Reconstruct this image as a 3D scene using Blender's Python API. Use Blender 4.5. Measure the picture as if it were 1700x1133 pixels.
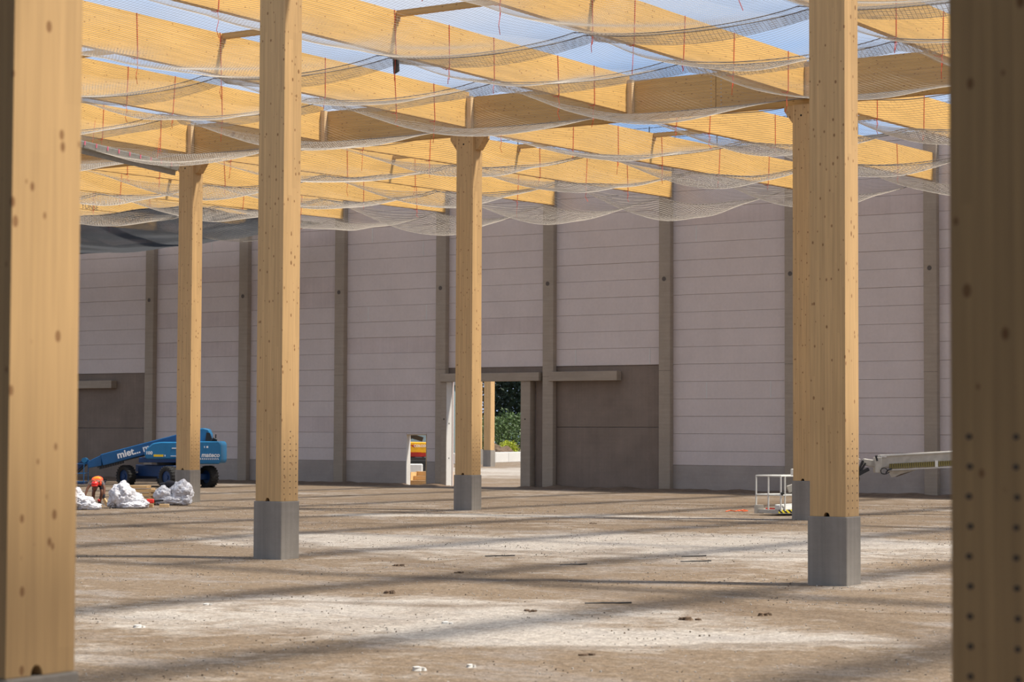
import bpy, bmesh, math, random
import numpy as np
from mathutils import Vector, Matrix, noise

random.seed(7)
SC = bpy.context.scene
COL = SC.collection
for _o in list(bpy.data.objects):
    bpy.data.objects.remove(_o, do_unlink=True)

# ------------------------------------------------------------------ camera
TH, ROLL, TILT = 0.58413, 0.00414, 0.04276
CAM = Vector((39.1906, -56.7338, 2.5))
fw = Vector((-math.sin(TH) * math.cos(TILT), math.cos(TH) * math.cos(TILT), math.sin(TILT)))
rt = Vector((math.cos(TH), math.sin(TH), 0))
up = rt.cross(fw)
R_ = rt * math.cos(ROLL) + up * math.sin(ROLL)
U_ = -rt * math.sin(ROLL) + up * math.cos(ROLL)
cd = bpy.data.cameras.new('camera')
cam = bpy.data.objects.new('camera', cd)
COL.objects.link(cam)
m = Matrix((R_, U_, -fw)).transposed().to_4x4()
m.translation = CAM
cam.matrix_world = m
cd.sensor_width = 36.0
cd.lens = 3549.29 * 36.0 / 1700.0
cd.clip_end = 2000
cd.dof.use_dof = True
cd.dof.focus_distance = 52.0
cd.dof.aperture_fstop = 2.8
SC.camera = cam

# ------------------------------------------------------------------ light
SC.view_settings.view_transform = 'Standard'
SC.view_settings.look = 'None'
SC.view_settings.gamma = 1.0
SC.view_settings.use_curve_mapping = False
SC.view_settings.exposure = 0.0

sd = bpy.data.lights.new('sun', 'SUN')
sd.energy = 6.6
sd.angle = math.radians(4.5)
sd.color = (1.0, 0.93, 0.82)
sun = bpy.data.objects.new('sun', sd)
COL.objects.link(sun)
EL = math.radians(61.7)
sv = Vector((0.9 * math.cos(EL), 0.436 * math.cos(EL), math.sin(EL)))
sun.rotation_euler = sv.to_track_quat('Z', 'Y').to_euler()
sun.location = (60, 40, 60)

w = bpy.data.worlds.new('sky')
SC.world = w
w.use_nodes = True
nt = w.node_tree
nt.nodes.clear()
N, L = nt.nodes.new, nt.links.new
out = N('ShaderNodeOutputWorld'); bg = N('ShaderNodeBackground')
tc = N('ShaderNodeTexCoord'); mp = N('ShaderNodeMapping')
mp.inputs['Scale'].default_value = (1, 1, 3.2)
L(tc.outputs['Generated'], mp.inputs['Vector'])
nz = N('ShaderNodeTexNoise'); nz.inputs['Scale'].default_value = 3.4
nz.inputs['Detail'].default_value = 6; nz.inputs['Roughness'].default_value = 0.55
L(mp.outputs[0], nz.inputs['Vector'])
cr = N('ShaderNodeValToRGB')
cr.color_ramp.elements[0].position = 0.36
cr.color_ramp.elements[0].color = (0.36, 0.56, 0.90, 1)
cr.color_ramp.elements[1].position = 0.60
cr.color_ramp.elements[1].color = (0.74, 0.78, 0.88, 1)
L(nz.outputs['Fac'], cr.inputs['Fac'])
L(cr.outputs[0], bg.inputs['Color'])
bg.inputs['Strength'].default_value = 0.98
L(bg.outputs[0], out.inputs['Surface'])

# ------------------------------------------------------------------ materials
def newmat(name):
    mt = bpy.data.materials.new(name)
    mt.use_nodes = True
    n = mt.node_tree
    b = n.nodes['Principled BSDF']
    return mt, n, b

class NT:
    """small wrapper for node building"""
    def __init__(s, n):
        s.n = n
    def node(s, t, **kw):
        x = s.n.nodes.new(t)
        for k, v in kw.items():
            setattr(x, k, v)
        return x
    def link(s, a, b):
        s.n.links.new(a, b)
    def math(s, op, a, b=None, c=None, clamp=False):
        x = s.node('ShaderNodeMath', operation=op); x.use_clamp = clamp
        for i, v in enumerate((a, b, c)):
            if v is None: continue
            if isinstance(v, (int, float)): x.inputs[i].default_value = v
            else: s.link(v, x.inputs[i])
        return x.outputs[0]
    def mix(s, f, a, b, mode='MIX'):
        x = s.node('ShaderNodeMix', data_type='RGBA', blend_type=mode)
        for k, v in ((0, f), (6, a), (7, b)):
            if isinstance(v, (int, float)): x.inputs[k].default_value = v
            elif isinstance(v, tuple): x.inputs[k].default_value = (*v, 1)
            else: s.link(v, x.inputs[k])
        return x.outputs[2]
    def noise(s, vec, scale, detail=3, rough=0.5):
        x = s.node('ShaderNodeTexNoise')
        x.inputs['Scale'].default_value = scale
        x.inputs['Detail'].default_value = detail
        x.inputs['Roughness'].default_value = rough
        s.link(vec, x.inputs['Vector'])
        return x.outputs['Fac']
    def ramp(s, v, a, b, lo=0.0, hi=1.0):
        x = s.node('ShaderNodeMapRange'); x.clamp = True
        x.inputs['From Min'].default_value = a; x.inputs['From Max'].default_value = b
        x.inputs['To Min'].default_value = lo; x.inputs['To Max'].default_value = hi
        s.link(v, x.inputs['Value'])
        return x.outputs[0]
    def scalevec(s, vec, sc):
        x = s.node('ShaderNodeMapping'); x.inputs['Scale'].default_value = sc
        s.link(vec, x.inputs['Vector'])
        return x.outputs[0]

def plain(name, col, rough=0.6, metal=0.0, var=0.12, scale=6.0, bump=0.0):
    mt, n, b = newmat(name); q = NT(n)
    t = q.node('ShaderNodeTexCoord')
    f = q.noise(t.outputs['Object'], scale, 4)
    f = q.ramp(f, 0.3, 0.7)
    lo = tuple(c * (1 - var) for c in col); hi = tuple(min(1, c * (1 + var)) for c in col)
    q.link(q.mix(f, lo, hi), b.inputs['Base Color'])
    b.inputs['Roughness'].default_value = rough
    b.inputs['Metallic'].default_value = metal
    if bump:
        bp = q.node('ShaderNodeBump'); bp.inputs['Strength'].default_value = bump
        bp.inputs['Distance'].default_value = 0.01
        q.link(q.noise(t.outputs['Object'], scale * 6, 3), bp.inputs['Height'])
        q.link(bp.outputs[0], b.inputs['Normal'])
    return mt

def wood(name, col, grain='z', lam=0.04, lam2=0.14, knots=1.0, gain=1.0):
    """spruce glulam: lamellae, grain along one axis, finger joints and knots"""
    mt, n, b = newmat(name); q = NT(n)
    t = q.node('ShaderNodeTexCoord'); V = t.outputs['Object']
    sp = q.node('ShaderNodeSeparateXYZ'); q.link(V, sp.inputs[0])
    X, Y, Z = sp.outputs
    g, a, c = {'z': (Z, X, Y), 'y': (Y, Z, X), 'x': (X, Z, Y)}[grain]
    ia = q.math('FLOOR', q.math('DIVIDE', a, lam))
    ic = q.math('FLOOR', q.math('DIVIDE', c, lam2))
    idv = q.math('ADD', ia, q.math('MULTIPLY', ic, 31.7))
    seg = q.math('FLOOR', q.math('ADD', q.math('DIVIDE', g, 3.1), q.math('MULTIPLY', idv, 0.377)))
    cb = q.node('ShaderNodeCombineXYZ'); q.link(idv, cb.inputs[0]); q.link(seg, cb.inputs[1])
    wn = q.node('ShaderNodeTexWhiteNoise', noise_dimensions='2D'); q.link(cb.outputs[0], wn.inputs['Vector'])
    tone = q.ramp(wn.outputs['Value'], 0, 1, 0.92, 1.05)
    fr = q.math('FRACT', q.math('DIVIDE', a, lam))
    line = q.ramp(fr, 0.0, 0.10, 0.90, 1.0)
    ax = {'z': (26, 26, 0.8), 'y': (26, 0.8, 26), 'x': (0.8, 26, 26)}[grain]
    gn = q.ramp(q.noise(q.scalevec(V, ax), 1.0, 4, 0.6), 0.3, 0.7, 0.88, 1.08)
    big = q.ramp(q.noise(V, 0.5, 2), 0.3, 0.7, 0.94, 1.05)
    k = q.math('MULTIPLY', q.math('MULTIPLY', tone, line), q.math('MULTIPLY', gn, big))
    k = q.math('MULTIPLY', k, gain)
    kc = q.node('ShaderNodeCombineXYZ')
    for i in range(3): q.link(k, kc.inputs[i])
    base = q.mix(1.0, col, kc.outputs[0], 'MULTIPLY')
    base.node.inputs[7].default_value = (1, 1, 1, 1)
    # knots
    kx = {'z': (4.2, 4.2, 2.6), 'y': (4.2, 2.6, 4.2), 'x': (2.6, 4.2, 4.2)}[grain]
    vo = q.node('ShaderNodeTexVoronoi', feature='F1')
    vo.inputs['Scale'].default_value = 1.35
    vo.inputs['Randomness'].default_value = 1.0
    q.link(q.scalevec(V, kx), vo.inputs['Vector'])
    thr = q.ramp(q.node('ShaderNodeSeparateColor').outputs[0] if False else vo.outputs['Color'], 0, 1, 0.02, 0.16)
    kd = q.math('SUBTRACT', thr, vo.outputs['Distance'])
    kf = q.ramp(kd, -0.03, 0.03, 0.0, 0.75 * knots)
    base = q.mix(kf, base, (col[0] * 0.28, col[1] * 0.16, col[2] * 0.10))
    vo2 = q.node('ShaderNodeTexVoronoi', feature='F1')
    vo2.inputs['Scale'].default_value = 2.1
    q.link(q.scalevec(V, kx), vo2.inputs['Vector'])
    thr2 = q.ramp(vo2.outputs['Color'], 0.35, 0.8, -0.04, 0.19)
    kf2 = q.ramp(q.math('SUBTRACT', thr2, vo2.outputs['Distance']), -0.02, 0.03, 0.0, 0.7 * knots)
    base = q.mix(kf2, base, (col[0] * 0.32, col[1] * 0.20, col[2] * 0.14))
    q.link(base, b.inputs['Base Color'])
    b.inputs['Roughness'].default_value = 0.62
    b.inputs['Specular IOR Level'].default_value = 0.25
    return mt

def concrete(name, col, form=0.0, rough=0.85, streak=0.0, stain=0.10):
    mt, n, b = newmat(name); q = NT(n)
    t = q.node('ShaderNodeTexCoord'); V = t.outputs['Object']
    f = q.ramp(q.noise(V, 0.7, 5, 0.6), 0.3, 0.7)
    base = q.mix(f, tuple(c * (1 - stain) for c in col), tuple(c * (1 + stain) for c in col))
    f2 = q.ramp(q.noise(V, 9, 4, 0.6), 0.3, 0.7, 0.97, 1.03)
    k = f2
    if streak:
        f3 = q.ramp(q.noise(q.scalevec(V, (9, 9, 0.25)), 1.0, 3), 0.3, 0.7, 1 - streak, 1 + streak)
        k = q.math('MULTIPLY', k, f3)
    if form:
        f4 = q.ramp(q.noise(q.scalevec(V, (0.5, 0.5, 9)), 1.0, 3), 0.35, 0.65, 1 - form, 1 + form)
        k = q.math('MULTIPLY', k, f4)
    kc = q.node('ShaderNodeCombineXYZ')
    for i in range(3): q.link(k, kc.inputs[i])
    base = q.mix(1.0, base, kc.outputs[0], 'MULTIPLY')
    q.link(base, b.inputs['Base Color'])
    b.inputs['Roughness'].default_value = rough
    b.inputs['Specular IOR Level'].default_value = 0.2
    bp = q.node('ShaderNodeBump'); bp.inputs['Strength'].default_value = 0.25
    bp.inputs['Distance'].default_value = 0.01
    q.link(q.noise(V, 40, 3), bp.inputs['Height'])
    q.link(bp.outputs[0], b.inputs['Normal'])
    return mt

WC = (0.62, 0.385, 0.155)
M = {}
M['wood_z'] = wood('glulam_column_wood', (0.58, 0.37, 0.17), 'z', 0.045, 0.13)
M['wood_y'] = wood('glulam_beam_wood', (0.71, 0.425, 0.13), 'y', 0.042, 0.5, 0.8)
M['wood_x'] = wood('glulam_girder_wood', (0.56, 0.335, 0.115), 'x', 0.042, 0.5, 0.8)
M['batten'] = wood('pale_batten_wood', (0.66, 0.47, 0.26), 'z', 0.3, 0.3, 0.3)
M['plank'] = wood('sawn_plank_wood', (0.70, 0.46, 0.22), 'x', 0.3, 0.3, 0.6)
M['panel'] = concrete('mauve_wall_panel', (0.62, 0.54, 0.50), streak=0.01, stain=0.04)
M['panel2'] = concrete('mauve_wall_panel_stained', (0.58, 0.495, 0.46), streak=0.03, stain=0.07)
M['base'] = concrete('base_concrete', (0.37, 0.32, 0.28), form=0.02)
M['grey'] = concrete('dark_precast_concrete', (0.225, 0.175, 0.138), form=0.02, streak=0.04, stain=0.14)
M['pil'] = concrete('brown_grey_concrete', (0.345, 0.285, 0.22), form=0.05, stain=0.10)
M['plinth'] = concrete('plinth_concrete', (0.265, 0.238, 0.205), streak=0.10, form=0.03, stain=0.14)
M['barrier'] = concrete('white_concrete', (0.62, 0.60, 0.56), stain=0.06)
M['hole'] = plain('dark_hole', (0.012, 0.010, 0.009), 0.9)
M['bolt'] = plain('steel_bolt', (0.12, 0.085, 0.055), 0.5, 0.4)
M['cap'] = plain('recess_dark', (0.11, 0.09, 0.075), 0.9)
M['net'] = plain('beige_net_cord', (0.40, 0.35, 0.29), 0.9)
M['rope'] = plain('dark_hem_rope', (0.13, 0.11, 0.09), 0.9)
M['blacknet'] = plain('black_net_cord', (0.035, 0.037, 0.042), 0.9)
M['red'] = plain('red_cord', (0.75, 0.07, 0.02), 0.7)
M['steel'] = plain('galvanised_steel', (0.40, 0.40, 0.37), 0.45, 0.5)
M['darksteel'] = plain('dark_steel', (0.035, 0.033, 0.032), 0.5, 0.3)
M['pink'] = plain('pink_mark', (0.65, 0.10, 0.18), 0.7)
M['blue'] = plain('blue_paint', (0.004, 0.085, 0.235), 0.35, var=0.06)
M['lblue'] = plain('light_blue_paint', (0.010, 0.155, 0.335), 0.35, var=0.06)
M['dblue'] = plain('dark_blue_paint', (0.003, 0.030, 0.110), 0.45, var=0.1)
M['tyre'] = plain('tyre_rubber', (0.022, 0.021, 0.020), 0.85)
M['black'] = plain('black_plastic', (0.012, 0.012, 0.013), 0.5)
M['white'] = plain('white_paint', (0.62, 0.61, 0.56), 0.4, var=0.05)
M['offw'] = plain('dirty_white_paint', (0.46, 0.43, 0.37), 0.5, var=0.12)
M['letter'] = plain('white_lettering', (0.80, 0.80, 0.80), 0.5, var=0.02)
M['yellow'] = plain('yellow_paint', (0.80, 0.52, 0.02), 0.4)
M['excy'] = plain('excavator_yellow', (0.85, 0.42, 0.01), 0.35)
M['excr'] = plain('excavator_red', (0.42, 0.02, 0.01), 0.4)
M['glass'] = plain('dark_glass', (0.06, 0.10, 0.11), 0.1)
M['skin'] = plain('tanned_skin', (0.16, 0.065, 0.035), 0.6)
M['vest'] = plain('orange_red_vest', (0.90, 0.085, 0.02), 0.6)
M['vesto'] = plain('orange_shoulder_panel', (0.95, 0.30, 0.01), 0.6)
M['helmet'] = plain('red_helmet', (0.72, 0.03, 0.02), 0.35)
M['cloth'] = plain('dark_work_cloth', (0.018, 0.018, 0.026), 0.85)
M['shirt'] = plain('grey_shirt', (0.13, 0.12, 0.13), 0.85)
M['leaf'] = plain('bush_leaf', (0.060, 0.105, 0.020), 0.6, var=0.5, scale=2.0)
M['leafd'] = plain('dark_tree_leaf', (0.010, 0.026, 0.008), 0.7, var=0.4, scale=1.0)
M['leafy'] = plain('yellow_green_leaf', (0.38, 0.42, 0.02), 0.6, var=0.4, scale=3.0)
M['bark'] = plain('bark', (0.06, 0.045, 0.03), 0.9)
M['soil'] = plain('dark_soil', (0.13, 0.085, 0.052), 0.95, var=0.35, scale=3, bump=0.8)
M['orange'] = plain('orange_cord', (0.85, 0.14, 0.03), 0.6)
M['winegrey'] = plain('pinkish_box', (0.35, 0.27, 0.30), 0.6)

def film():
    mt, n, b = newmat('crumpled_white_film'); q = NT(n)
    t = q.node('ShaderNodeTexCoord')
    f = q.ramp(q.noise(t.outputs['Object'], 5.0, 5, 0.6), 0.35, 0.65)
    q.link(q.mix(f, (0.46, 0.44, 0.46), (0.74, 0.74, 0.77)), b.inputs['Base Color'])
    b.inputs['Roughness'].default_value = 0.28
    b.inputs['Specular IOR Level'].default_value = 0.6
    bp = q.node('ShaderNodeBump'); bp.inputs['Strength'].default_value = 0.6
    bp.inputs['Distance'].default_value = 0.04
    q.link(q.noise(t.outputs['Object'], 9.0, 5, 0.6), bp.inputs['Height'])
    q.link(bp.outputs[0], b.inputs['Normal'])
    return mt
M['film'] = film()

def stripes():
    mt, n, b = newmat('black_yellow_stripes'); q = NT(n)
    t = q.node('ShaderNodeTexCoord'); sp = q.node('ShaderNodeSeparateXYZ')
    q.link(t.outputs['Object'], sp.inputs[0])
    s_ = q.math('ADD', sp.outputs[0], sp.outputs[2])
    s_ = q.math('FRACT', q.math('DIVIDE', s_, 0.16))
    q.link(q.mix(q.math('GREATER_THAN', s_, 0.5), (0.72, 0.60, 0.03), (0.02, 0.02, 0.02)), b.inputs['Base Color'])
    return mt
M['stripe'] = stripes()

def ground_mat():
    mt, n, b = newmat('trampled_gravel_ground'); q = NT(n)
    t = q.node('ShaderNodeTexCoord'); V = t.outputs['Object']
    sp = q.node('ShaderNodeSeparateXYZ'); q.link(V, sp.inputs[0]); X, Y, Z = sp.outputs
    n1 = q.noise(V, 0.16, 5, 0.62)
    n2 = q.noise(V, 0.75, 6, 0.65)
    n3 = q.noise(V, 5.0, 5, 0.7)
    n4 = q.noise(V, 38.0, 3, 0.7)
    # pale gravel where dry crust is worn
    def ell(cx, cy, ax, ay, ang):
        ca, sa = math.cos(ang), math.sin(ang)
        dx = q.math('SUBTRACT', X, cx); dy = q.math('SUBTRACT', Y, cy)
        u = q.math('DIVIDE', q.math('ADD', q.math('MULTIPLY', dx, ca), q.math('MULTIPLY', dy, sa)), ax)
        v = q.math('DIVIDE', q.math('SUBTRACT', q.math('MULTIPLY', dy, ca), q.math('MULTIPLY', dx, sa)), ay)
        r = q.math('ADD', q.math('MULTIPLY', u, u), q.math('MULTIPLY', v, v))
        return q.ramp(r, 1.6, 0.2)
    g = q.math('ADD', q.math('MULTIPLY', n1, 0.9), q.math('MULTIPLY', n2, 0.75))
    patches = None
    for e in ((15.5, -15, 8.5, 6.0, 0.6), (9.0, -17.5, 5.0, 3.0, 0.5), (21.5, -33, 4.5, 3.2, 0.5), (26, -34, 3, 1.6, 0.6), (3, -3.5, 6, 1.2, 0.55), (-38, 55, 22, 16, 0.5)):
        x = ell(*e)
        patches = x if patches is None else q.math('MAXIMUM', patches, x)
    g = q.math('ADD', g, q.math('MULTIPLY', patches, 0.34))
    pale = q.ramp(g, 0.86, 1.14)
    pale = q.math('ADD', pale, q.math('MULTIPLY', q.math('SUBTRACT', q.noise(V, 3.0, 5, 0.75), 0.5), 1.3), clamp=True)
    col = q.mix(pale, (0.185, 0.136, 0.092), (0.365, 0.325, 0.28))
    # greyish gravel showing through
    col = q.mix(q.ramp(q.noise(q.scalevec(V, (1, 1.7, 1)), 0.33, 5, 0.7), 0.52, 0.70, 0, 0.65), col, (0.27, 0.245, 0.225))
    # damp dark patches
    col = q.mix(q.ramp(q.noise(q.scalevec(V, (1.3, 0.8, 1)), 0.27, 4, 0.6), 0.56, 0.70, 0, 0.55), col, (0.13, 0.09, 0.06))
    # tyre tracks: compacted darker bands
    wob = q.math('MULTIPLY', q.math('SUBTRACT', q.noise(V, 0.35, 2), 0.5), 2.2)
    tr = None
    for (px, py, ang, wd) in ((20, -26, 2.62, 0.45), (21.2, -27.4, 2.62, 0.4), (10, -6.5, 0.55, 0.5), (9, -4.6, 0.55, 0.45),
                              (23, -30.5, 0.42, 0.35), (12, -20, 0.30, 0.5), (2, -1, 2.9, 0.5), (-4, 6, 0.4, 0.8), (0, 10, 0.45, 0.7), (6, 14, 0.5, 0.6), (25.5, -36, 0.75, 0.35)):
        nx_, ny_ = -math.sin(ang), math.cos(ang)
        d = q.math('ADD', q.math('MULTIPLY', q.math('SUBTRACT', X, px), nx_), q.math('MULTIPLY', q.math('SUBTRACT', Y, py), ny_))
        d = q.math('ABSOLUTE', q.math('ADD', d, wob))
        x = q.ramp(d, wd, wd * 0.3)
        tr = x if tr is None else q.math('MAXIMUM', tr, x)
    tr = q.math('MULTIPLY', tr, q.ramp(n2, 0.3, 0.6, 0.15, 0.62))
    col = q.mix(tr, col, (0.125, 0.088, 0.058))
    # pebble speckle
    n5 = q.noise(V, 14.0, 4, 0.75)
    k = q.math('MULTIPLY', q.math('MULTIPLY', q.ramp(n3, 0.25, 0.75, 0.74, 1.24), q.ramp(n5, 0.28, 0.72, 0.56, 1.48)), q.ramp(n4, 0.25, 0.75, 0.58, 1.42))
    kc = q.node('ShaderNodeCombineXYZ')
    for i in range(3): q.link(k, kc.inputs[i])
    col = q.mix(1.0, col, kc.outputs[0], 'MULTIPLY')
    vo = q.node('ShaderNodeTexVoronoi'); vo.inputs['Scale'].default_value = 7.0; q.link(V, vo.inputs['Vector'])
    st = q.math('MULTIPLY', q.ramp(vo.outputs['Distance'], 0.16, 0.10), q.ramp(pale, 0.2, 1, 0.10, 0.4))
    col = q.mix(st, col, (0.52, 0.48, 0.43))
    q.link(col, b.inputs['Base Color'])
    b.inputs['Roughness'].default_value = 0.95
    b.inputs['Specular IOR Level'].default_value = 0.1
    bp = q.node('ShaderNodeBump'); bp.inputs['Strength'].default_value = 0.7
    bp.inputs['Distance'].default_value = 0.05
    h = q.math('ADD', q.math('MULTIPLY', n3, 0.6), q.math('MULTIPLY', n4, 0.35))
    q.link(q.math('ADD', h, n2), bp.inputs['Height'])
    q.link(bp.outputs[0], b.inputs['Normal'])
    return mt
M['ground'] = ground_mat()

# ------------------------------------------------------------------ helpers
class MB:
    def __init__(s):
        s.v = []; s.f = []
    def quadbox(s, pts):
        b = len(s.v); s.v += [tuple(p) for p in pts]
        for f in ((0, 3, 2, 1), (4, 5, 6, 7), (0, 1, 5, 4), (1, 2, 6, 5), (2, 3, 7, 6), (3, 0, 4, 7)):
            s.f.append(tuple(b + i for i in f))
        return s
    def box(s, x0, x1, y0, y1, z0, z1):
        return s.quadbox([(x0, y0, z0), (x1, y0, z0), (x1, y1, z0), (x0, y1, z0),
                          (x0, y0, z1), (x1, y0, z1), (x1, y1, z1), (x0, y1, z1)])
    def bar(s, a, b, w_, h_, up_=(0, 0, 1)):
        a = Vector(a); b = Vector(b); d = (b - a).normalized(); u = Vector(up_)
        if abs(d.dot(u)) > 0.98: u = Vector((1, 0, 0))
        sx = d.cross(u).normalized() * w_ / 2; sz = sx.normalized().cross(d) * h_ / 2
        return s.quadbox([a - sx - sz, a + sx - sz, b + sx - sz, b - sx - sz,
                          a - sx + sz, a + sx + sz, b + sx + sz, b - sx + sz])
    def prism(s, poly, axis, t0, t1):
        """poly = 2D outline; axis 'y': poly in xz, 'x': poly in yz, 'z': poly in xy"""
        def P(p, t):
            return {'y': (p[0], t, p[1]), 'x': (t, p[0], p[1]), 'z': (p[0], p[1], t)}[axis]
        n = len(poly); b = len(s.v)
        s.v += [P(p, t0) for p in poly] + [P(p, t1) for p in poly]
        s.f.append(tuple(range(b, b + n))); s.f.append(tuple(range(b + 2 * n - 1, b + n - 1, -1)))
        for i in range(n):
            j = (i + 1) % n
            s.f.append((b + i, b + n + i, b + n + j, b + j))
        return s
    def tube(s, pts, r, k=6, closed=False):
        pts = [Vector(p) for p in pts]; b0 = len(s.v); n = len(pts)
        for i, p in enumerate(pts):
            d = (pts[min(i + 1, n - 1)] - pts[max(i - 1, 0)])
            if d.length < 1e-9: d = Vector((0, 0, 1))
            d.normalize()
            u = Vector((0, 0, 1)) if abs(d.z) < 0.9 else Vector((1, 0, 0))
            a = d.cross(u).normalized(); c = a.cross(d)
            rr = r[i] if isinstance(r, (list, tuple)) else r
            for j in range(k):
                t = 2 * math.pi * j / k
                s.v.append(tuple(p + a * math.cos(t) * rr + c * math.sin(t) * rr))
        for i in range(n - 1):
            for j in range(k):
                j2 = (j + 1) % k
                s.f.append((b0 + i * k + j, b0 + i * k + j2, b0 + (i + 1) * k + j2, b0 + (i + 1) * k + j))
        s.f.append(tuple(b0 + j for j in range(k - 1, -1, -1)))
        s.f.append(tuple(b0 + (n - 1) * k + j for j in range(k)))
        return s
    def cyl(s, a, b, r, k=16):
        return s.tube([a, b], r, k)
    def ball(s, c, r, sc=(1, 1, 1), nu=10, nv=7):
        b = len(s.v); c = Vector(c)
        s.v.append(tuple(c + Vector((0, 0, -r * sc[2]))))
        for i in range(1, nv):
            ph = -math.pi / 2 + math.pi * i / nv
            for j in range(nu):
                t = 2 * math.pi * j / nu
                s.v.append((c.x + r * sc[0] * math.cos(ph) * math.cos(t), c.y + r * sc[1] * math.cos(ph) * math.sin(t), c.z + r * sc[2] * math.sin(ph)))
        s.v.append(tuple(c + Vector((0, 0, r * sc[2]))))
        for j in range(nu):
            s.f.append((b, b + 1 + (j + 1) % nu, b + 1 + j))
            for i in range(nv - 2):
                p = b + 1 + i * nu
                s.f.append((p + j, p + (j + 1) % nu, p + nu + (j + 1) % nu, p + nu + j))
            p = b + 1 + (nv - 2) * nu
            s.f.append((p + j, p + (j + 1) % nu, b + 1 + (nv - 1) * nu))
        return s
    def mesh(s, name, mat, smooth=False, bevel=0):
        me = bpy.data.meshes.new(name)
        me.from_pydata(s.v, [], s.f)
        if bevel:
            bm = bmesh.new(); bm.from_mesh(me)
            bmesh.ops.recalc_face_normals(bm, faces=bm.faces)
            bmesh.ops.bevel(bm, geom=bm.edges[:], offset=bevel, segments=1, affect='EDGES')
            bm.to_mesh(me); bm.free()
        me.materials.append(mat)
        if smooth:
            me.polygons.foreach_set('use_smooth', [True] * len(me.polygons))
        me.update()
        return me
    def build(s, name, mat, parent=None, smooth=False, bevel=0):
        return link(name, s.mesh(name, mat, smooth, bevel), parent)

def link(name, me, parent=None, loc=None):
    o = bpy.data.objects.new(name, me); COL.objects.link(o)
    if parent is not None: o.parent = parent
    if loc is not None: o.location = loc
    return o
def thing(name, label, cat, loc=(0, 0, 0), rz=0, group=None):
    o = bpy.data.objects.new(name, None); COL.objects.link(o)
    o.empty_display_size = 0.3
    o.location = loc; o.rotation_euler = (0, 0, rz)
    o['label'] = label; o['category'] = cat
    if group: o['group'] = group
    return o
def tag(o, label, cat, group=None, kind=None):
    o['label'] = label; o['category'] = cat
    if group: o['group'] = group
    if kind: o['kind'] = kind
    return o
def struct(o):
    o['kind'] = 'structure'; return o
def text_mesh(name, txt, size, mat, extrude=0.004, bold=0.0, shear=0.0):
    cu = bpy.data.curves.new(name, 'FONT'); cu.body = txt; cu.size = size
    cu.extrude = extrude; cu.offset = bold; cu.align_x = 'LEFT'; cu.resolution_u = 3; cu.shear = shear
    o = bpy.data.objects.new(name, cu); COL.objects.link(o)
    dg = bpy.context.evaluated_depsgraph_get()
    me = bpy.data.meshes.new_from_object(o.evaluated_get(dg))
    bpy.data.objects.remove(o); me.materials.clear(); me.materials.append(mat); me.name = name
    return me
def skin(name, verts, edges, radii, mat, parent, sub=2, root=0):
    me = bpy.data.meshes.new(name); me.from_pydata(verts, edges, [])
    o = bpy.data.objects.new(name, me); COL.objects.link(o)
    md = o.modifiers.new('skin', 'SKIN'); md.use_smooth_shade = True
    sm = o.modifiers.new('sub', 'SUBSURF'); sm.levels = sub; sm.render_levels = sub
    sv_ = me.skin_vertices[0].data
    for i, r in enumerate(radii):
        sv_[i].radius = (r, r) if isinstance(r, (int, float)) else r
    sv_[root].use_root = True
    dg = bpy.context.evaluated_depsgraph_get()
    m2 = bpy.data.meshes.new_from_object(o.evaluated_get(dg))
    bpy.data.objects.remove(o)
    m2.materials.clear(); m2.materials.append(mat)
    m2.polygons.foreach_set('use_smooth', [True] * len(m2.polygons))
    return link(name, m2, parent)

ORD = ['first', 'second', 'third', 'fourth', 'fifth', 'sixth', 'seventh', 'eighth', 'ninth', 'tenth', 'eleventh', 'twelfth', 'thirteenth', 'fourteenth']

# ------------------------------------------------------------------ floor
gm = MB()
def axis(vals):
    out_ = []
    for a, b, st in vals:
        n_ = max(1, int(round((b - a) / st)))
        out_ += [a + (b - a) * i / n_ for i in range(n_)]
    return out_ + [vals[-1][1]]
xs = axis([(-260, -60, 20), (-60, -14, 2.0), (-14, 34, 0.35), (34, 60, 2), (60, 160, 20)])
ys = axis([(-120, -46, 8), (-46, 4, 0.35), (4, 30, 1.0), (30, 110, 4), (110, 320, 30)])
vv = []
for y in ys:
    for x in xs:
        z = 0.0
        if -60 < x < 40 and -50 < y < 120:
            z = 0.022 * noise.noise((x * 0.55, y * 0.55, 0)) + 0.012 * noise.noise((x * 1.6, y * 1.6, 3))
        vv.append((x, y, z))
nxs = len(xs)
ff = [(j * nxs + i, j * nxs + i + 1, (j + 1) * nxs + i + 1, (j + 1) * nxs + i) for j in range(len(ys) - 1) for i in range(nxs - 1)]
gm.v, gm.f = vv, ff
floor = struct(gm.build('floor', M['ground'], smooth=True))

# low bank of loose soil along the wall foot
bk = MB(); n_ = 240
for i in range(n_ + 1):
    x = -50 + 64 * i / n_
    h = 0.10 + 0.07 * noise.noise((x * 0.9, 0, 5)) + 0.04 * noise.noise((x * 4, 0, 2))
    if -17.9 < x < -13.6 or -20.4 < x < -19.0: h *= 0.25
    wd = 0.8 + 0.35 * noise.noise((x * 0.5, 9, 1))
    for k, (yy, zz) in enumerate(((24.30, h), (24.1, h * 1.0), (23.75 - wd * 0.3, h * 0.7), (23.7 - wd * 0.7, h * 0.3), (23.6 - wd, -0.03))):
        bk.v.append((x, yy + 0.05 * noise.noise((x * 5, k, 0)), zz))
for i in range(n_):
    for k in range(4):
        a = i * 5 + k
        bk.f.append((a, a + 1, a + 6, a + 5))
tag(bk.build('soil_bank', M['soil'], smooth=True), 'low bank of dark loose soil along the foot of the panel wall', 'soil', kind='stuff')

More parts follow.
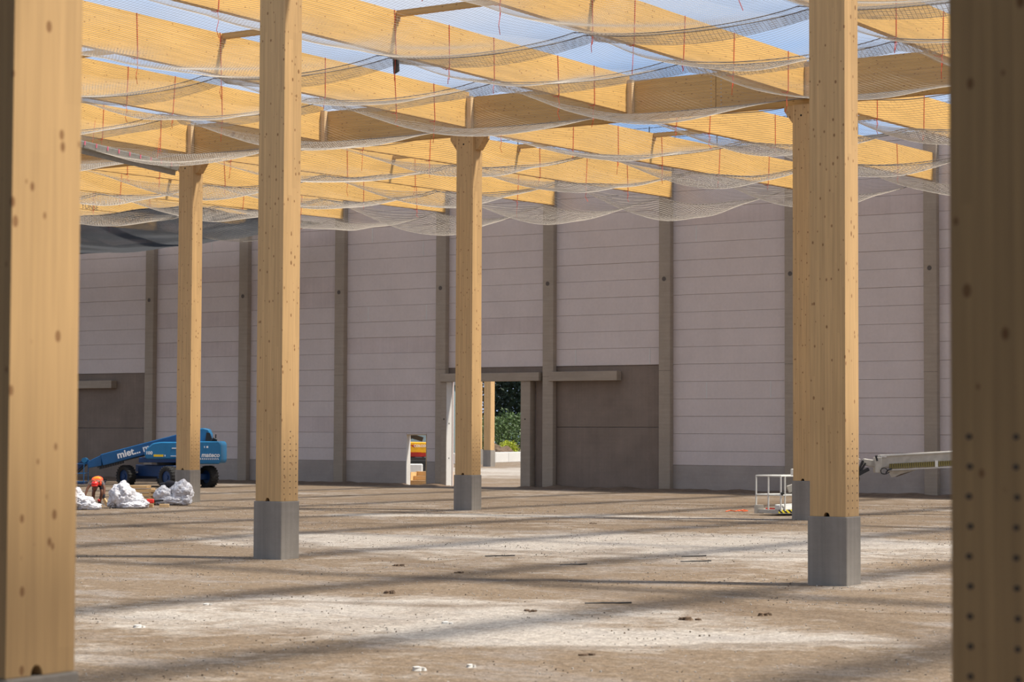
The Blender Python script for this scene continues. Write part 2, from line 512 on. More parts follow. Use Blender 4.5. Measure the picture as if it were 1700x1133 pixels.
# ------------------------------------------------------------------ back wall
WY, WT = 24.3, 0.12
PIL = [-48.5, -42.4, -36.4, -30.14, -24.12, -18.16, -12.26, -6.28, -0.25, 5.93, 12.0, 18.0]
wall = bpy.data.objects.new('wall_back', None); COL.objects.link(wall); wall['kind'] = 'structure'
SE = [1.12] + [3.219 + 0.7505 * n for n in range(-2, 16)]
cache = {}
def panel(x0, x1, z0, z1, mat, name='wall_panel', dy=0.0, g=0.004):
    b = MB(); c = 0.010
    y0 = WY + dy; X0, X1, Z0, Z1 = x0 + g, x1 - g, z0 + g, z1 - g
    # chamfered front edge so the joints read as grooves
    b.v += [(X0 + c, y0, Z0 + c), (X1 - c, y0, Z0 + c), (X1 - c, y0, Z1 - c), (X0 + c, y0, Z1 - c),
            (X0, y0 + c, Z0), (X1, y0 + c, Z0), (X1, y0 + c, Z1), (X0, y0 + c, Z1),
            (X0, WY + WT, Z0), (X1, WY + WT, Z0), (X1, WY + WT, Z1), (X0, WY + WT, Z1)]
    b.f += [(0, 1, 2, 3), (0, 4, 5, 1), (1, 5, 6, 2), (2, 6, 7, 3), (3, 7, 4, 0),
            (4, 8, 9, 5), (5, 9, 10, 6), (6, 10, 11, 7), (7, 11, 8, 4), (11, 10, 9, 8)]
    return b.build(name, mat, wall)
for i in range(len(PIL) - 1):
    a, b_ = PIL[i], PIL[i + 1]
    door = (i == 4); gate = (i == 5); greyb = (i in (1, 6))
    if i in (1, 5, 6): zmin = 5.4
    else: zmin = 0
    if not zmin:
        if door:
            panel(a, -20.30, 0, 1.12, M['base'], 'base_panel'); panel(-19.13, b_, 0, 1.12, M['base'], 'base_panel')
        else:
            panel(a, b_, 0, 1.12, M['base'], 'base_panel')
    for j in range(len(SE)):
        z0 = SE[j]; z1 = SE[j + 1] if j + 1 < len(SE) else 14.7
        if zmin and z0 < zmin: continue
        mt = M['panel2'] if random.random() < 0.12 else M['panel']
        if door and z0 < 2.4:
            if j == 1:
                panel(a, -20.30, z0, z1, mt); panel(-19.13, b_, z0, z1, mt); panel(-20.30, -19.13, 2.38, z1, mt, 'lintel_panel')
            else:
                panel(a, -20.30, z0, z1, mt); panel(-19.13, b_, z0, z1, mt)
        else:
            panel(a, b_, z0, z1, mt, dy=random.uniform(-0.006, 0.006))
bkw = MB()
for i in range(len(PIL) - 1):
    a, b_ = PIL[i], PIL[i + 1]
    if i == 4:
        bkw.box(a, -20.30, WY + WT + 0.002, WY + 0.30, 0, 14.68); bkw.box(-19.13, b_, WY + WT + 0.002, WY + 0.30, 0, 14.68)
        bkw.box(-20.30, -19.13, WY + WT + 0.002, WY + 0.30, 2.38, 14.68)
    elif i == 5:
        bkw.box(-17.80, -13.5, WY + WT + 0.07, WY + 0.30, 5.0, 14.68)
        bkw.box(a, -17.80, WY + WT + 0.07, WY + 0.30, 0, 14.68); bkw.box(-13.5, b_, WY + WT + 0.07, WY + 0.30, 0, 14.68)
    else:
        bkw.box(a, b_, WY + WT + 0.07, WY + 0.30, 0, 14.68)
bkw.build('backing', M['panel2'], wall)
# dark precast infill in two bays
for (a, b_, jz) in ((-12.26, -6.28, 2.745), (-42.4, -36.4, 2.64)):
    panel(a, b_, 0, jz, M['grey'], 'precast_panel', dy=0.05, g=0.012)
    panel(a, b_, jz, 5.47, M['grey'], 'precast_panel', dy=0.05, g=0.012)
# infill over the gateway and to its sides
panel(-18.16, -12.26, 5.2, 5.47, M['grey'], 'precast_panel', dy=0.03)
panel(-18.16, -17.95, 0, 5.2, M['grey'], 'precast_panel', dy=0.04)
panel(-13.1, -12.26, 0, 5.2, M['grey'], 'precast_panel', dy=0.04)
# pale vertical marks on some panels (filled joints)
fj = MB()
for (x, z) in ((-4.4, 4.34), (-1.35, 4.34), (-4.9, 11.1), (-22.4, 11.8), (-19.4, 11.1), (-22.6, 8.1), (-19.2, 8.1), (-11.0, 5.6), (-7.2, 5.6), (2.3, 8.1), (2.2, 4.34), (-32.5, 11.8)):
    zz = max(s for s in SE if s <= z + 0.01)
    fj.box(x, x + 0.05, WY - 0.008, WY + 0.02, zz + 0.03, zz + 0.72)
fj.build('joint_filler', M['barrier'], wall)
struct(MB().box(-48.6, 18.2, WY - 0.02, WY + 0.34, 14.7, 14.78).build('trim_1', M['steel']))

PN = ['far left, mostly behind the blue lift', 'left of the blue lift boom', 'behind the lift boom and right of the dark panel bay', 'between the left wooden posts',
      'just left of the small doorway', 'between the small doorway and the big gateway', 'right of the big gateway', 'right of the dark precast bay',
      'partly behind the paired wooden posts on the right', 'near the white boom on the right', 'beyond the right foreground post', 'at the far right end']
for i, x in enumerate(PIL):
    t = thing('concrete_column', 'square brown-grey concrete wall column ' + PN[i], 'column', (x, 24.0, 0), group='concrete columns along the panel wall')
    MB().box(-0.28, 0.28, 0.0, 0.3, 0, 14.68).build('shaft', M['pil'], t, bevel=0.015)
    MB().cyl((-0.02, -0.004, 9.18), (-0.02, 0.02, 9.18), 0.10, 14).build('recess_cap', M['cap'], t)
    zb = 5.0 + 0.2 * (i % 3)
    MB().box(-0.286, 0.286, -0.004, 0.05, zb, zb + 0.012).build('formwork_seam', M['cap'], t)
# gateway frame
t = thing('gateway_frame', 'grey concrete frame of the big open gateway with heavy lintel', 'door frame', (-15.3, 24.0, 0))
MB().box(-2.82, 2.62, -0.10, 0.28, 4.82, 5.20).build('lintel', M['pil'], t, bevel=0.01)
MB().box(-2.78, -2.50, -0.02, 0.43, 0, 4.82).build('post', M['pil'], t, bevel=0.01)
MB().box(1.61, 2.12, -0.02, 0.43, 0, 4.82).build('post', M['pil'], t, bevel=0.01)
MB().box(-2.499, -2.485, 0.0, 0.42, 0, 4.81).build('painted_sunlit_reveal', M['barrier'], t)  # pale sheet over the brown post, sunlight on its inner face put into colour
for (x, z) in ((-2.62, 3.1), (1.85, 3.1)):
    MB().cyl((x, -0.026, z), (x, 0.0, z), 0.035, 10).build('anchor_hole', M['hole'], t)
for z in (2.9, 1.3):
    MB().cyl((-2.49, 0.2, z), (-2.48, 0.2, z), 0.035, 10).build('anchor_hole', M['hole'], t)
o = MB().box(-12.17, -8.63, 23.93, 24.34, 4.80, 5.22).build('concrete_lintel', M['pil'], bevel=0.01)
tag(o, 'grey concrete lintel jutting from the dark precast bay right of the gateway', 'lintel')
o = MB().box(-42.1, -38.93, 23.93, 24.34, 4.70, 5.10).build('concrete_lintel', M['pil'], bevel=0.01)
tag(o, 'grey concrete lintel on the dark bay above the blue lift boom', 'lintel')
# small doorway lining
t = thing('door_lining', 'pale timber lining of the small open doorway, left jamb coloured sunlit white', 'door frame', (-19.72, 24.3, 0))
MB().box(-0.585, -0.555, -0.01, 0.3, 0, 2.38).build('jamb', M['barrier'], t)  # white colour stands in for sun striking this side of the opening
MB().box(0.555, 0.585, 0.0, 0.3, 0, 2.38).build('jamb', M['batten'], t)
MB().box(-0.585, 0.585, 0.0, 0.3, 2.35, 2.38).build('head', M['batten'], t)
# wooden steps outside the small doorway
t = thing('wooden_steps', 'wooden steps with pale treads outside the small doorway', 'steps', (-19.85, 25.3, 0))
for k in range(3):
    MB().box(-1.0, 1.0, 0.28 * k, 0.28 * k + 0.04, 0.21 * k, 0.21 * k + 0.18).build('riser', M['plank'], t)
    MB().box(-1.0, 1.0, 0.28 * k - 0.02, 0.28 * k + 0.30, 0.21 * k + 0.18, 0.21 * k + 0.21).build('tread', M['batten'], t)
MB().box(-1.0, -0.94, 0.05, 0.84, 0, 0.6).build('stringer', M['plank'], t)
MB().box(0.94, 1.0, 0.05, 0.84, 0, 0.6).build('stringer', M['plank'], t)
# guard rail posts on the wall crown
t = thing('guard_rail', 'thin dark guard posts and cable on the wall crown behind the beams', 'rail', (0, 24.45, 14.78))
gx = [-38, -34.6, -31.2, -27.8, -24.4, -21, -17.6, -14.2, -10.6, -7.3, -3.95, -0.6, 2.6, 5.5, 8.8]
for x in gx:
    MB().cyl((x, 0, 0), (x, 0, 1.15), 0.022, 6).build('post', M['darksteel'], t)
for z in (0.62, 1.12):
    MB().tube([(x, 0, z - 0.02 * (i % 2)) for i, x in enumerate(gx)], 0.012, 4).build('cable', M['darksteel'], t)

# ------------------------------------------------------------------ glulam columns
A2, B2 = 0.322, 0.262
def shaft_mb(ztop, zb=1.13, side=False):
    b = MB(); r = 0.055
    if side:      # notch in the face that looks along +x
        pts = [(-B2, zb)]
        for k in range(9):
            t_ = math.pi - math.pi * k / 8
            pts.append((-0.03 + 0.045 * math.cos(t_), zb + (0.06 * math.sin(t_) if 0 < k < 8 else 0)))
        pts += [(B2, zb), (B2, ztop), (-B2, ztop)]
        b.prism(pts, 'x', A2 - 0.16, A2)
        b.box(-A2, A2 - 0.16, -B2, B2, zb, ztop)
        return b
    pts = [(-A2, zb)]
    for k in range(9):
        t_ = math.pi - math.pi * k / 8
        pts.append((-0.02 + r * math.cos(t_), zb + (r * math.sin(t_) * 1.25 if 0 < k < 8 else 0)))
    pts += [(A2, zb), (A2, ztop), (-A2, ztop)]
    b.prism(pts, 'y', -B2, -B2 + 0.16)
    b.box(-A2, A2, -B2 + 0.16, B2, zb, ztop)
    return b
def col_thing(x, y, label, corbel=True, bolts='stuff', ztop=12.12, face='x'):
    t = thing('glulam_column', label, 'column', (x, y, 0), group='glulam columns of the hall')
    shaft_mb(ztop, side=(face == 'y')).build('shaft', M['wood_z'], t)
    MB().box(-0.34 - 0.02, 0.34 + 0.01, -0.28, 0.28, -0.15, 1.127).build('plinth', M['plinth'], t, bevel=0.012)
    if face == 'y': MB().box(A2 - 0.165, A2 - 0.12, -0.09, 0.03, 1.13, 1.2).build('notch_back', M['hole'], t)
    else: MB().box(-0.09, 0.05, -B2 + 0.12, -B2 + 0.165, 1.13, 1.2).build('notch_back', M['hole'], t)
    if corbel:
        for s in (-1, 1):
            p = [(s * A2, 11.62), (s * (A2 + 0.08), 11.62), (s * (A2 + 0.34), 11.98), (s * (A2 + 0.34), 12.12), (s * A2, 12.12)]
            MB().prism(p, 'y', -0.13, 0.19).build('corbel', M['wood_z'], t)
        MB().cyl((-0.05, -B2 - 0.004, 11.8), (-0.05, -B2 + 0.01, 11.8), 0.03, 8).build('dowel_hole', M['hole'], t)
    if bolts == 'stuff':
        b = MB()
        for k in range(11):
            z = 1.27 + 0.123 * k
            for yy in (-0.17, 0.01, 0.19):
                if k > 8 and yy == 0.01 or k < 9 or k > 99:
                    b.cyl((A2 - 0.005, yy, z), (A2 + 0.004, yy, z), 0.013, 6)
        o = b.build('bolt_rows', M['bolt'], t); o['kind'] = 'stuff'
    elif bolts == 'front':
        me = MB().cyl((0, 0.004, 0), (0, -0.006, 0), 0.013, 10).mesh('bolt', M['bolt'])
        for k in range(11):
            for xx in (-0.24, -0.04, 0.16):
                link('bolt', me, t, (xx + random.uniform(-.004, .004), -B2, 1.26 + 0.123 * k))
    return t
col_thing(12, -24, 'tall wooden column with concrete plinth, left of the centre foreground')
col_thing(24, -24, 'widest tall wooden column right of centre, its plinth nearest the camera')
col_thing(-12, 0, 'slim distant wooden column behind the wrapped bundles, blue lift behind it')
col_thing(0, 0, 'wooden column standing in front of the big open gateway')
col_thing(12, 0, 'wooden column half hidden behind the widest right-hand column')
col_thing(30.02, -48.13, 'large blurred wooden column at the left edge of the view', corbel=False, bolts='none', face='y')
t = col_thing(36.14, -48.07, 'dark shaded blurred wooden column at the right edge with rows of bolts', corbel=False, bolts='front')
for (x, y, lb) in ((24, 0, 'wooden column of the far row beyond the right foreground column'), (36, -24, 'wooden column of the middle row out to the right'),
                   (36, 0, 'last wooden column of the far row on the right'), (0, -24, 'wooden column of the middle row out to the left'),
                   (-24, 0, 'wooden column of the far row out to the left, beyond the left edge')):
    if (x, y) == (-24, 0): continue
    col_thing(x, y, lb, bolts='none')
# columns of the neighbouring plot seen through the gateway
for k, (x, y, lb) in enumerate(((-48.55, 73.0, 'sunlit wooden column seen through the gateway, nearest behind it'),
                                (-54.2, 79.7, 'thin sliver of a second sunlit wooden column through the gateway'))):
    t = thing('glulam_column', lb, 'column', (x, y, 0), group='columns on the plot behind the wall')
    MB().box(-0.30, 0.30, -0.26, 0.26, 1.2, 13.2).build('shaft', M['wood_z'], t)
    MB().box(-0.34, 0.34, -0.30, 0.30, -0.1, 1.2).build('plinth', M['barrier' if 0 else 'plinth'], t)

# ------------------------------------------------------------------ girders
GZ0, GZ1 = 12.12, 13.34
def girder(x0, x1, y, label, hole=None):
    t = thing('glulam_girder', label, 'girder', ((x0 + x1) / 2, y, GZ0), group='glulam girders over the column rows')
    hx = (x1 - x0) / 2; H = GZ1 - GZ0
    if hole is None:
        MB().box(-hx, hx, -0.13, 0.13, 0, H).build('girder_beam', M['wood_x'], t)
    else:
        cx, cz, r = hole[0] - (x0 + x1) / 2, hole[1] - GZ0, hole[2]
        b = MB(); b.box(-hx, cx - 0.3, -0.13, 0.13, 0, H); b.box(cx + 0.3, hx, -0.13, 0.13, 0, H)
        n = 24; base = len(b.v)
        sq = []
        for k in range(n):
            a = 2 * math.pi * k / n
            c_, s_ = math.cos(a), math.sin(a)
            mx = max(abs(c_) / 0.3, abs(s_) / (cz if s_ < 0 else (H - cz)))
            sq.append((cx + c_ / mx, cz + s_ / mx))
        # make sure corners are included
        crn = [(cx + 0.3, H), (cx - 0.3, H), (cx - 0.3, 0), (cx + 0.3, 0)]
        for c2 in crn:
            j = min(range(n), key=lambda q_: (sq[q_][0] - c2[0]) ** 2 + (sq[q_][1] - c2[1]) ** 2); sq[j] = c2
        for yy in (-0.13, 0.13):
            for k in range(n): b.v.append((cx + r * math.cos(2 * math.pi * k / n), yy, cz + r * math.sin(2 * math.pi * k / n)))
            for k in range(n): b.v.append((sq[k][0], yy, sq[k][1]))
        for k in range(n):
            j = (k + 1) % n
            b.f.append((base + k, base + j, base + n + j, base + n + k)[::-1])
            b.f.append((base + 2 * n + k, base + 2 * n + j, base + 3 * n + j, base + 3 * n + k))
            b.f.append((base + k, base + j, base + 2 * n + j, base + 2 * n + k))
            b.f.append((base + n + k, base + n + j, base + 3 * n + j, base + 3 * n + k))
        b.build('girder_beam', M['wood_x'], t)
    return t
girder(-26.9, 9.06, 0, 'left long brown girder of the far row with a round hole in it', hole=(-9.95, 12.86, 0.105))
g2 = girder(9.08, 33.0, 0, 'right long brown girder of the far row beyond the bolted splice')
b = MB()
for s in (-0.12, 0.14):
    for k in range(9): b.cyl((9.07 - 21.04 + s * 1.3, -0.136, 0.12 + 0.12 * k), (9.07 - 21.04 + s * 1.3, -0.12, 0.12 + 0.12 * k), 0.02, 6)
o = b.build('splice_bolts', M['steel'], g2); o['kind'] = 'stuff'
girder(-2.9, 21.06, -24, 'glulam girder over the middle column row, above the frame')
girder(21.08, 45.0, -24, 'glulam girder over the middle column row, above and right of the frame')

# ------------------------------------------------------------------ secondary beams
def beamname(x):
    return {-48: 'twelfth', -42: 'eleventh', -36: 'tenth', -30: 'ninth', -24: 'eighth', -18: 'seventh', -12: 'sixth', -6: 'fifth', 0: 'fourth', 6: 'third', 12: 'second', 18: 'first', 24: 'outer', 30: 'outermost', 36: 'last', 42: 'farthest'}[x]
NEARX = [-18, -12, -6, 0, 6, 12, 18, 24, 30, 36]
FARX = [-48, -42, -36, -30, -24, -18, -12, -6, 0, 6, 12, 18, 24]
def near_z(y): return 12.35 + (0.10 if False else 0.0)
def far_z(y): return 12.27 + 0.018 * y
def beam(x, y0, y1, z0, z1, label, grp, hang=True, depth=1.15):
    t = thing('glulam_beam', label, 'beam', (x - 0.02, y0, z0), group=grp)
    Lb = y1 - y0; dz = z1 - z0
    MB().quadbox([(-0.10, 0, 0), (0.10, 0, 0), (0.10, Lb, dz), (-0.10, Lb, dz),
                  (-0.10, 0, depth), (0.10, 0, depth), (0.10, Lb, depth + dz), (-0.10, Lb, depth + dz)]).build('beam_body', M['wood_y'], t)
    return t
for x in NEARX:
    t = beam(x, -23.86, -0.14, 12.35, 12.35, 'golden glulam roof beam in the near bay, %s counted from the right of the far column row' % beamname(x),
             'near-bay roof beams')
    MB().box(0.11, 0.27, 23.56, 23.72, -0.05, 1.0).build('bearing_batten', M['batten'], t)
FARB = {}
for x in FARX:
    FARB[x] = beam(x, 0.14, 24.0 if x < 14 else 24.0, far_z(0), far_z(24), 'golden glulam roof beam in the far bay towards the panel wall, %s counted from the right' % beamname(x),
         'far-bay roof beams', depth=1.12)
for x in (24, 30, 36, 42):
    beam(x, -47.8, -24.14, 12.35, 12.35, 'glulam roof beam overhead between the blurred front posts and the middle row, %s line' % beamname(x), 'front-bay roof beams')
girder(24, 46, -48, 'glulam girder over the blurred front posts, above the frame')
# unseen roof added behind the camera, its extent set to shade the front columns
rf = MB(); rf.box(-6, 92, -92, -46.6, 13.52, 13.75)
struct(rf.build('unseen_shade_roof', M['steel']))
# struts between the beams at mid span
def strut(xa, xb, y, z, label):
    t = thing('timber_strut', label, 'strut', ((xa + xb) / 2, y, z), group='timber struts between roof beams')
    h = (xb - xa) / 2 - 0.12
    MB().box(-h - 0.02, h - 0.02, -0.06, 0.06, -0.16, 0).build('strut_bar', M['wood_x'], t)
    MB().box(-h - 0.02, -h + 0.02, -0.08, 0.08, -0.28, -0.16).build('bracket', M['wood_z'], t)
    return t
for a, b_ in zip(NEARX[:-1], NEARX[1:]):
    strut(a, b_, -12.15, 13.5, 'brown timber strut in the near bay between the %s and %s beams from the right' % (beamname(b_), beamname(a)))
for a, b_ in zip(FARX[:-1], FARX[1:]):
    strut(a, b_, 11.9, far_z(12) + 1.12, 'brown timber strut in the far bay between the %s and %s beams from the right' % (beamname(b_), beamname(a)))
# dark steel plate hanging under the third beam
pm = MB().box(-0.03, 0.03, -0.13, 0.13, -0.42, 0.02)
o = pm.build('hanging_plate', M['darksteel'], bevel=0.005); o.location = (6.0, -12.1, 12.30); o.rotation_euler = (math.radians(-8), 0, math.radians(62))
tag(o, 'black rectangular plate hanging under the third near-bay beam against the sky', 'plate')

# ------------------------------------------------------------------ safety nets
def net_obj(name, xs_, ys_, zf, mat, hx, hz, label, cat='net', group=None, flap=None):
    xs_ = np.asarray(xs_); ys_ = np.asarray(ys_)
    X, Y = np.meshgrid(xs_, ys_)                # rows = y
    Z = zf(X, Y)
    nx_, ny_ = len(xs_), len(ys_)
    P = np.stack([X, Y, Z], -1).reshape(-1, 3)
    if flap is not None: P = flap(P)
    n = nx_ * ny_
    up2 = P.copy(); up2[:, 2] += hz; up2[:, 1] += hz * 0.7
    ri = P.copy(); ri[:, 0] += hx; ri[:, 2] -= hx * 0.7
    V_ = np.concatenate([P, up2, ri])
    idx = np.arange(n).reshape(ny_, nx_)
    a, b_ = idx[:, :-1].ravel(), idx[:, 1:].ravel()
    F1 = np.stack([a, b_, b_ + n, a + n], -1)
    a, b_ = idx[:-1, :].ravel(), idx[1:, :].ravel()
    F2 = np.stack([a, b_, b_ + 2 * n, a + 2 * n], -1)
    F = np.concatenate([F1, F2]).astype(np.int32)
    me = bpy.data.meshes.new(name)
    me.vertices.add(len(V_)); me.vertices.foreach_set('co', V_.ravel())
    me.loops.add(F.size); me.loops.foreach_set('vertex_index', F.ravel())
    me.polygons.add(len(F)); me.polygons.foreach_set('loop_start', np.arange(0, F.size, 4, dtype=np.int32))
    me.polygons.foreach_set('loop_total', np.full(len(F), 4, dtype=np.int32))
    me.update(calc_edges=True); me.materials.append(mat)
    t = thing(name, label, cat, (0, 0, 0), group=group)
    o = link('net_mesh', me, t); o['kind'] = 'stuff'
    return t
def vn(a, b_):      # cheap smooth value noise
    return np.sin(a * 1.3 + 1.7 * np.sin(b_ * 0.9)) * np.cos(b_ * 1.1 + 0.8 * np.sin(a * 0.7 + 2))
_ra = np.random.RandomState(4).uniform(0.55, 1.2, 400)
def bayamp(X, k):
    return _ra[(np.floor(X / 6.0).astype(int) + 20) * 7 % 397 + int(k)]
def near_net_z(X, Y, y0, y1, s0=0.28, s1=0.30, mid=0.42):
    fr = (X / 6.0) % 1.0
    sag = 4 * fr * (1 - fr)
    v = np.clip((Y - y0) / (y1 - y0), 0, 1)
    A = s0 * (1 - v) + s1 * v + mid * bayamp(X, abs(y0)) * np.sin(np.pi * v) ** 1.0
    along = 0.10 * np.sin(np.pi * v) + 0.03 * np.abs(np.sin(Y * 1.1))
    return 12.31 - A * sag ** 0.8 - along * (1 - sag) - 0.10 * sag * vn(X * 0.9, Y * 0.8) * np.sin(np.pi * v)
def rows(y0, y1, st=0.11, tail=True):
    r = list(np.arange(y0, y1, st))
    return r + [y1]
NX = np.arange(-19, 26, 0.11)
NETS = [(-23.6, -12.3, 'pale safety net sagging under the nearest part of the near bay'),
        (-12.8, -7.5, 'pale safety net panel across the middle of the near bay'),
        (-8.1, -0.25, 'pale safety net panel sagging in front of the brown girder')]
hems = []
for k, (y0, y1, lb) in enumerate(NETS):
    fn = (lambda X, Y, y0=y0, y1=y1, k=k: near_net_z(X, Y, y0, y1, 0.30, 0.26 if k < 2 else 0.05, 0.42 if k != 2 else 0.72))
    # hanging surplus along the far hem, bunched
    t = net_obj('safety_net', NX, rows(y0, y1), fn, M['net'], 0.008, 0.0065, lb, group='pale safety nets under the roof beams')
    if k < 2:
        # loose doubled edge that hangs below the hem
        yy = np.linspace(0, 1, 16)
        def fn2(X, Y, fn=fn, y1=y1):
            u = (Y - (y1 - 0.001)) / 0.35
            return fn(X, np.full_like(Y, y1)) - 0.24 * np.clip(u, 0, 1) * (0.55 + 0.45 * np.sin(X * 0.52 + k) ** 2)
        xs_, ys_ = NX, y1 + yy * 0.35
        X, Y = np.meshgrid(xs_, ys_)
        t2 = net_obj('tmp', xs_, ys_, fn2, M['net'], 0.016, 0.010, 'x')
        c = t2.children[0]; c.parent = t; c.name = 'hem_fold'; bpy.data.objects.remove(t2)
    for ye in ((y0, y1) if k else (y1,)):
        px = np.arange(-19, 26, 0.3)
        z = fn(px, np.full_like(px, ye))
        MB().tube([(float(a), float(ye), float(b_) - 0.01) for a, b_ in zip(px, z)], 0.011, 4).build('hem_rope', M['rope'], t)

FX = np.arange(-47.5, 25, 0.15)
def far_net_z(X, Y, y0, y1, s0, s1, mid, ph=0.0):
    fr = ((X + ph) / 6.0) % 1.0
    sag = 4 * fr * (1 - fr)
    v = np.clip((Y - y0) / (y1 - y0), 0, 1)
    A = s0 * (1 - v) + s1 * v + mid * bayamp(X, abs(y0) + 2) * np.sin(np.pi * v)
    lowf = 0.12 * np.sin(X * 0.21 + 1.0) * np.sin(np.pi * v)
    return 12.24 + 0.018 * Y - A * sag ** 0.8 - 0.10 * np.sin(np.pi * v) + lowf - 0.06 * sag * vn(X, Y)
FN = [(0.3, 7.8, 0.10, 0.25, 0.62, 'pale safety net in the far bay just behind the brown girder'),
      (7.4, 15.2, 0.25, 0.30, 0.66, 'pale safety net across the middle of the far bay'),
      (14.8, 23.2, 0.30, 0.45, 0.85, 'pale safety net drooping beside the top of the panel wall')]
for k, (y0, y1, s0, s1, mid, lb) in enumerate(FN):
    fn = (lambda X, Y, y0=y0, y1=y1, s0=s0, s1=s1, mid=mid: far_net_z(X, Y, y0, y1, s0, s1, mid))
    fx = FX if k < 2 else FX[FX > -27]
    t = net_obj('safety_net', fx, rows(y0, y1, 0.15), fn, M['net'], 0.011, 0.0095, lb, group='pale safety nets under the roof beams')
    for ye in (y0, y1):
        px = fx[::2]; z = fn(px, np.full_like(px, ye))
        MB().tube([(float(a), float(ye), float(b_) - 0.01) for a, b_ in zip(px, z)], 0.013, 4).build('hem_rope', M['rope'], t)
def bz(X, Y):
    v = np.clip((Y - 13.5) / 9.6, 0, 1)
    D = np.interp(X, [-48, -40, -37.5, -32.6, -28.3, -25.8, -24.5], [1.35, 1.35, 1.30, 1.30, 0.95, 0.5, 0.2])
    return 12.55 + 0.012 * Y - 0.25 - D * np.sin(np.pi * np.clip(v * 0.78 + 0.06, 0, 1)) ** 1.1 - 0.05 * vn(X, Y)
BXs = np.arange(-48, -24.4, 0.075)
t = net_obj('safety_net', BXs, rows(13.5, 22.9, 0.075), bz, M['blacknet'], 0.030, 0.030, 'dense black safety net hanging low at the upper left above the panel wall')
for ye in (13.5, 22.9):
    px = BXs[::3]; z = bz(px, np.full_like(px, ye))
    MB().tube([(float(a), float(ye), float(b_)) for a, b_ in zip(px, z)], 0.03, 5).build('hem_rope', M['black'], t)
py_ = np.arange(13.5, 23.0, 0.3)
MB().tube([(-24.5, float(y), float(bz(np.array([-24.5]), np.array([y]))[0])) for y in py_], 0.04, 5).build('hem_rope', M['black'], t)

# red tie cords round the beams
def tie(x, y, z0, z1, label):
    xl, xr = x - 0.02 - 0.112, x - 0.02 + 0.112
    t = thing('tie_cord', label, 'cord', (x, y, z0), group='red tie cords round the roof beams')
    j = random.uniform(-0.10, 0.10); h = z1 - z0
    b = MB()
    b.tube([(0, j * 0.3, -0.05), (xr - x, 0, -0.01), (xr - x, j, h + 0.01), (xl - x, j, h + 0.01), (xl - x, 0, -0.01), (0, j * 0.3, -0.05)], 0.011, 4)
    b.build('loop', M['red'], t)
    tl = random.uniform(0.15, 0.75); dx = random.uniform(-0.05, 0.05)
    b = MB(); b.ball((0.06, 0, -0.03), 0.028, nu=6, nv=4)
    b.tube([(0.06, 0, -0.03), (0.07 + dx, 0.02, -0.03 - tl * 0.35), (0.06, -0.03, -0.03 - tl * 0.7), (0.06 + dx * 2, 0.03, -0.03 - tl)], 0.009, 4)
    if random.random() < 0.5:
        b.tube([(0.06, 0, -0.03), (0.02, 0.08, -0.2), (0.05, 0.03, -0.33), (0.12, -0.03, -0.2), (0.06, 0, -0.03)], 0.006, 4)
    b.build('loose_end', M['red'], t)
ny_t = [-19.8, -15.8, -12.2, -9.9, -7.6, -4.7, -2.0]
for x in (-18, -12, -6, 0, 6, 12, 18):
    for k, y in enumerate(ny_t[::-1]):
        tie(x, y + (0 if y in (-12.2, -7.6) else random.uniform(-0.7, 0.7)), 12.35, 13.5,
            'red tie cord on the %s near-bay beam from the right, %s from the brown girder' % (beamname(x), ORD[k]))
for x in (-36, -30, -24, -18, -12, -6, 0, 6, 12):
    for k, y in enumerate((2.2, 5.6, 9.2, 13.0, 17.2, 21.0)):
        yy = y + random.uniform(-0.9, 0.9)
        tie(x, yy, far_z(yy), far_z(yy) + 1.12,
            'red tie cord on the %s far-bay beam from the right, %s behind the brown girder' % (beamname(x), ORD[k]))

# galvanised profile at the left, end beside the slim column
t = thing('steel_profile', 'long grey-green steel profile with pink marks hung beside the slim left column', 'profile', (-12.15, -0.75, 11.80),
          math.atan2(-6.8, 1.66))
prof = [(-0.16, 0.0), (-0.13, 0.0), (-0.11, -0.10), (-0.04, -0.12), (-0.03, -0.20), (0.05, -0.22), (0.06, -0.12), (0.13, -0.10), (0.16, 0.02), (0.14, 0.05), (0.09, -0.05), (0.03, -0.04), (-0.08, -0.04)]
b = MB(); b.prism([(p[0] * 1.5, p[1] * 1.5 + 0.02) for p in prof], 'x', 0.0, 10.0)
b.build('profile_sheet', M['steel'], t)
b = MB(); b.box(0.0, 10.0, 0.16, 0.24, 0.04, 0.09); b.build('upper_flange', M['steel'], t)
for k in range(11):
    MB().box(0.55 + 0.72 * k, 0.62 + 0.72 * k, 0.235, 0.25, -0.05, 0.09).build('pink_mark', M['pink'], t)
for k in (1.2, 5.5, 9.0):
    MB().tube([(k, 0, 0.0), (k - 0.1, 0.25 if 0 else 0.05, 0.9)], 0.008, 4).build('hanger_cord', M['red'], t)
# hand-written chalk on the lit beam
me = text_mesh('chalk_writing', 'OTTOKI', 0.20, M['net'], 0.001)
q_ = link('chalk_writing', me, bpy.data.objects['glulam_girder'], (-13.75 + 8.92, -0.132, 0.30)); q_.rotation_euler = (math.pi / 2, 0, 0)
me = text_mesh('pencil_writing', 'YONSE', 0.34, M['bolt'], 0.001)
q_ = link('pencil_writing', me, FARB[-30], (0.103, 12.45, 0.25)); q_.rotation_euler = (math.pi / 2, 0, math.pi / 2)
# ------------------------------------------------------------------ camera-facing local frames
RZ = TH
def ground_at(s, d):       # s metres right, d metres along the view, from the camera foot
    return (CAM.x + rt.x * s - math.sin(TH) * d, CAM.y + rt.y * s + math.cos(TH) * d)

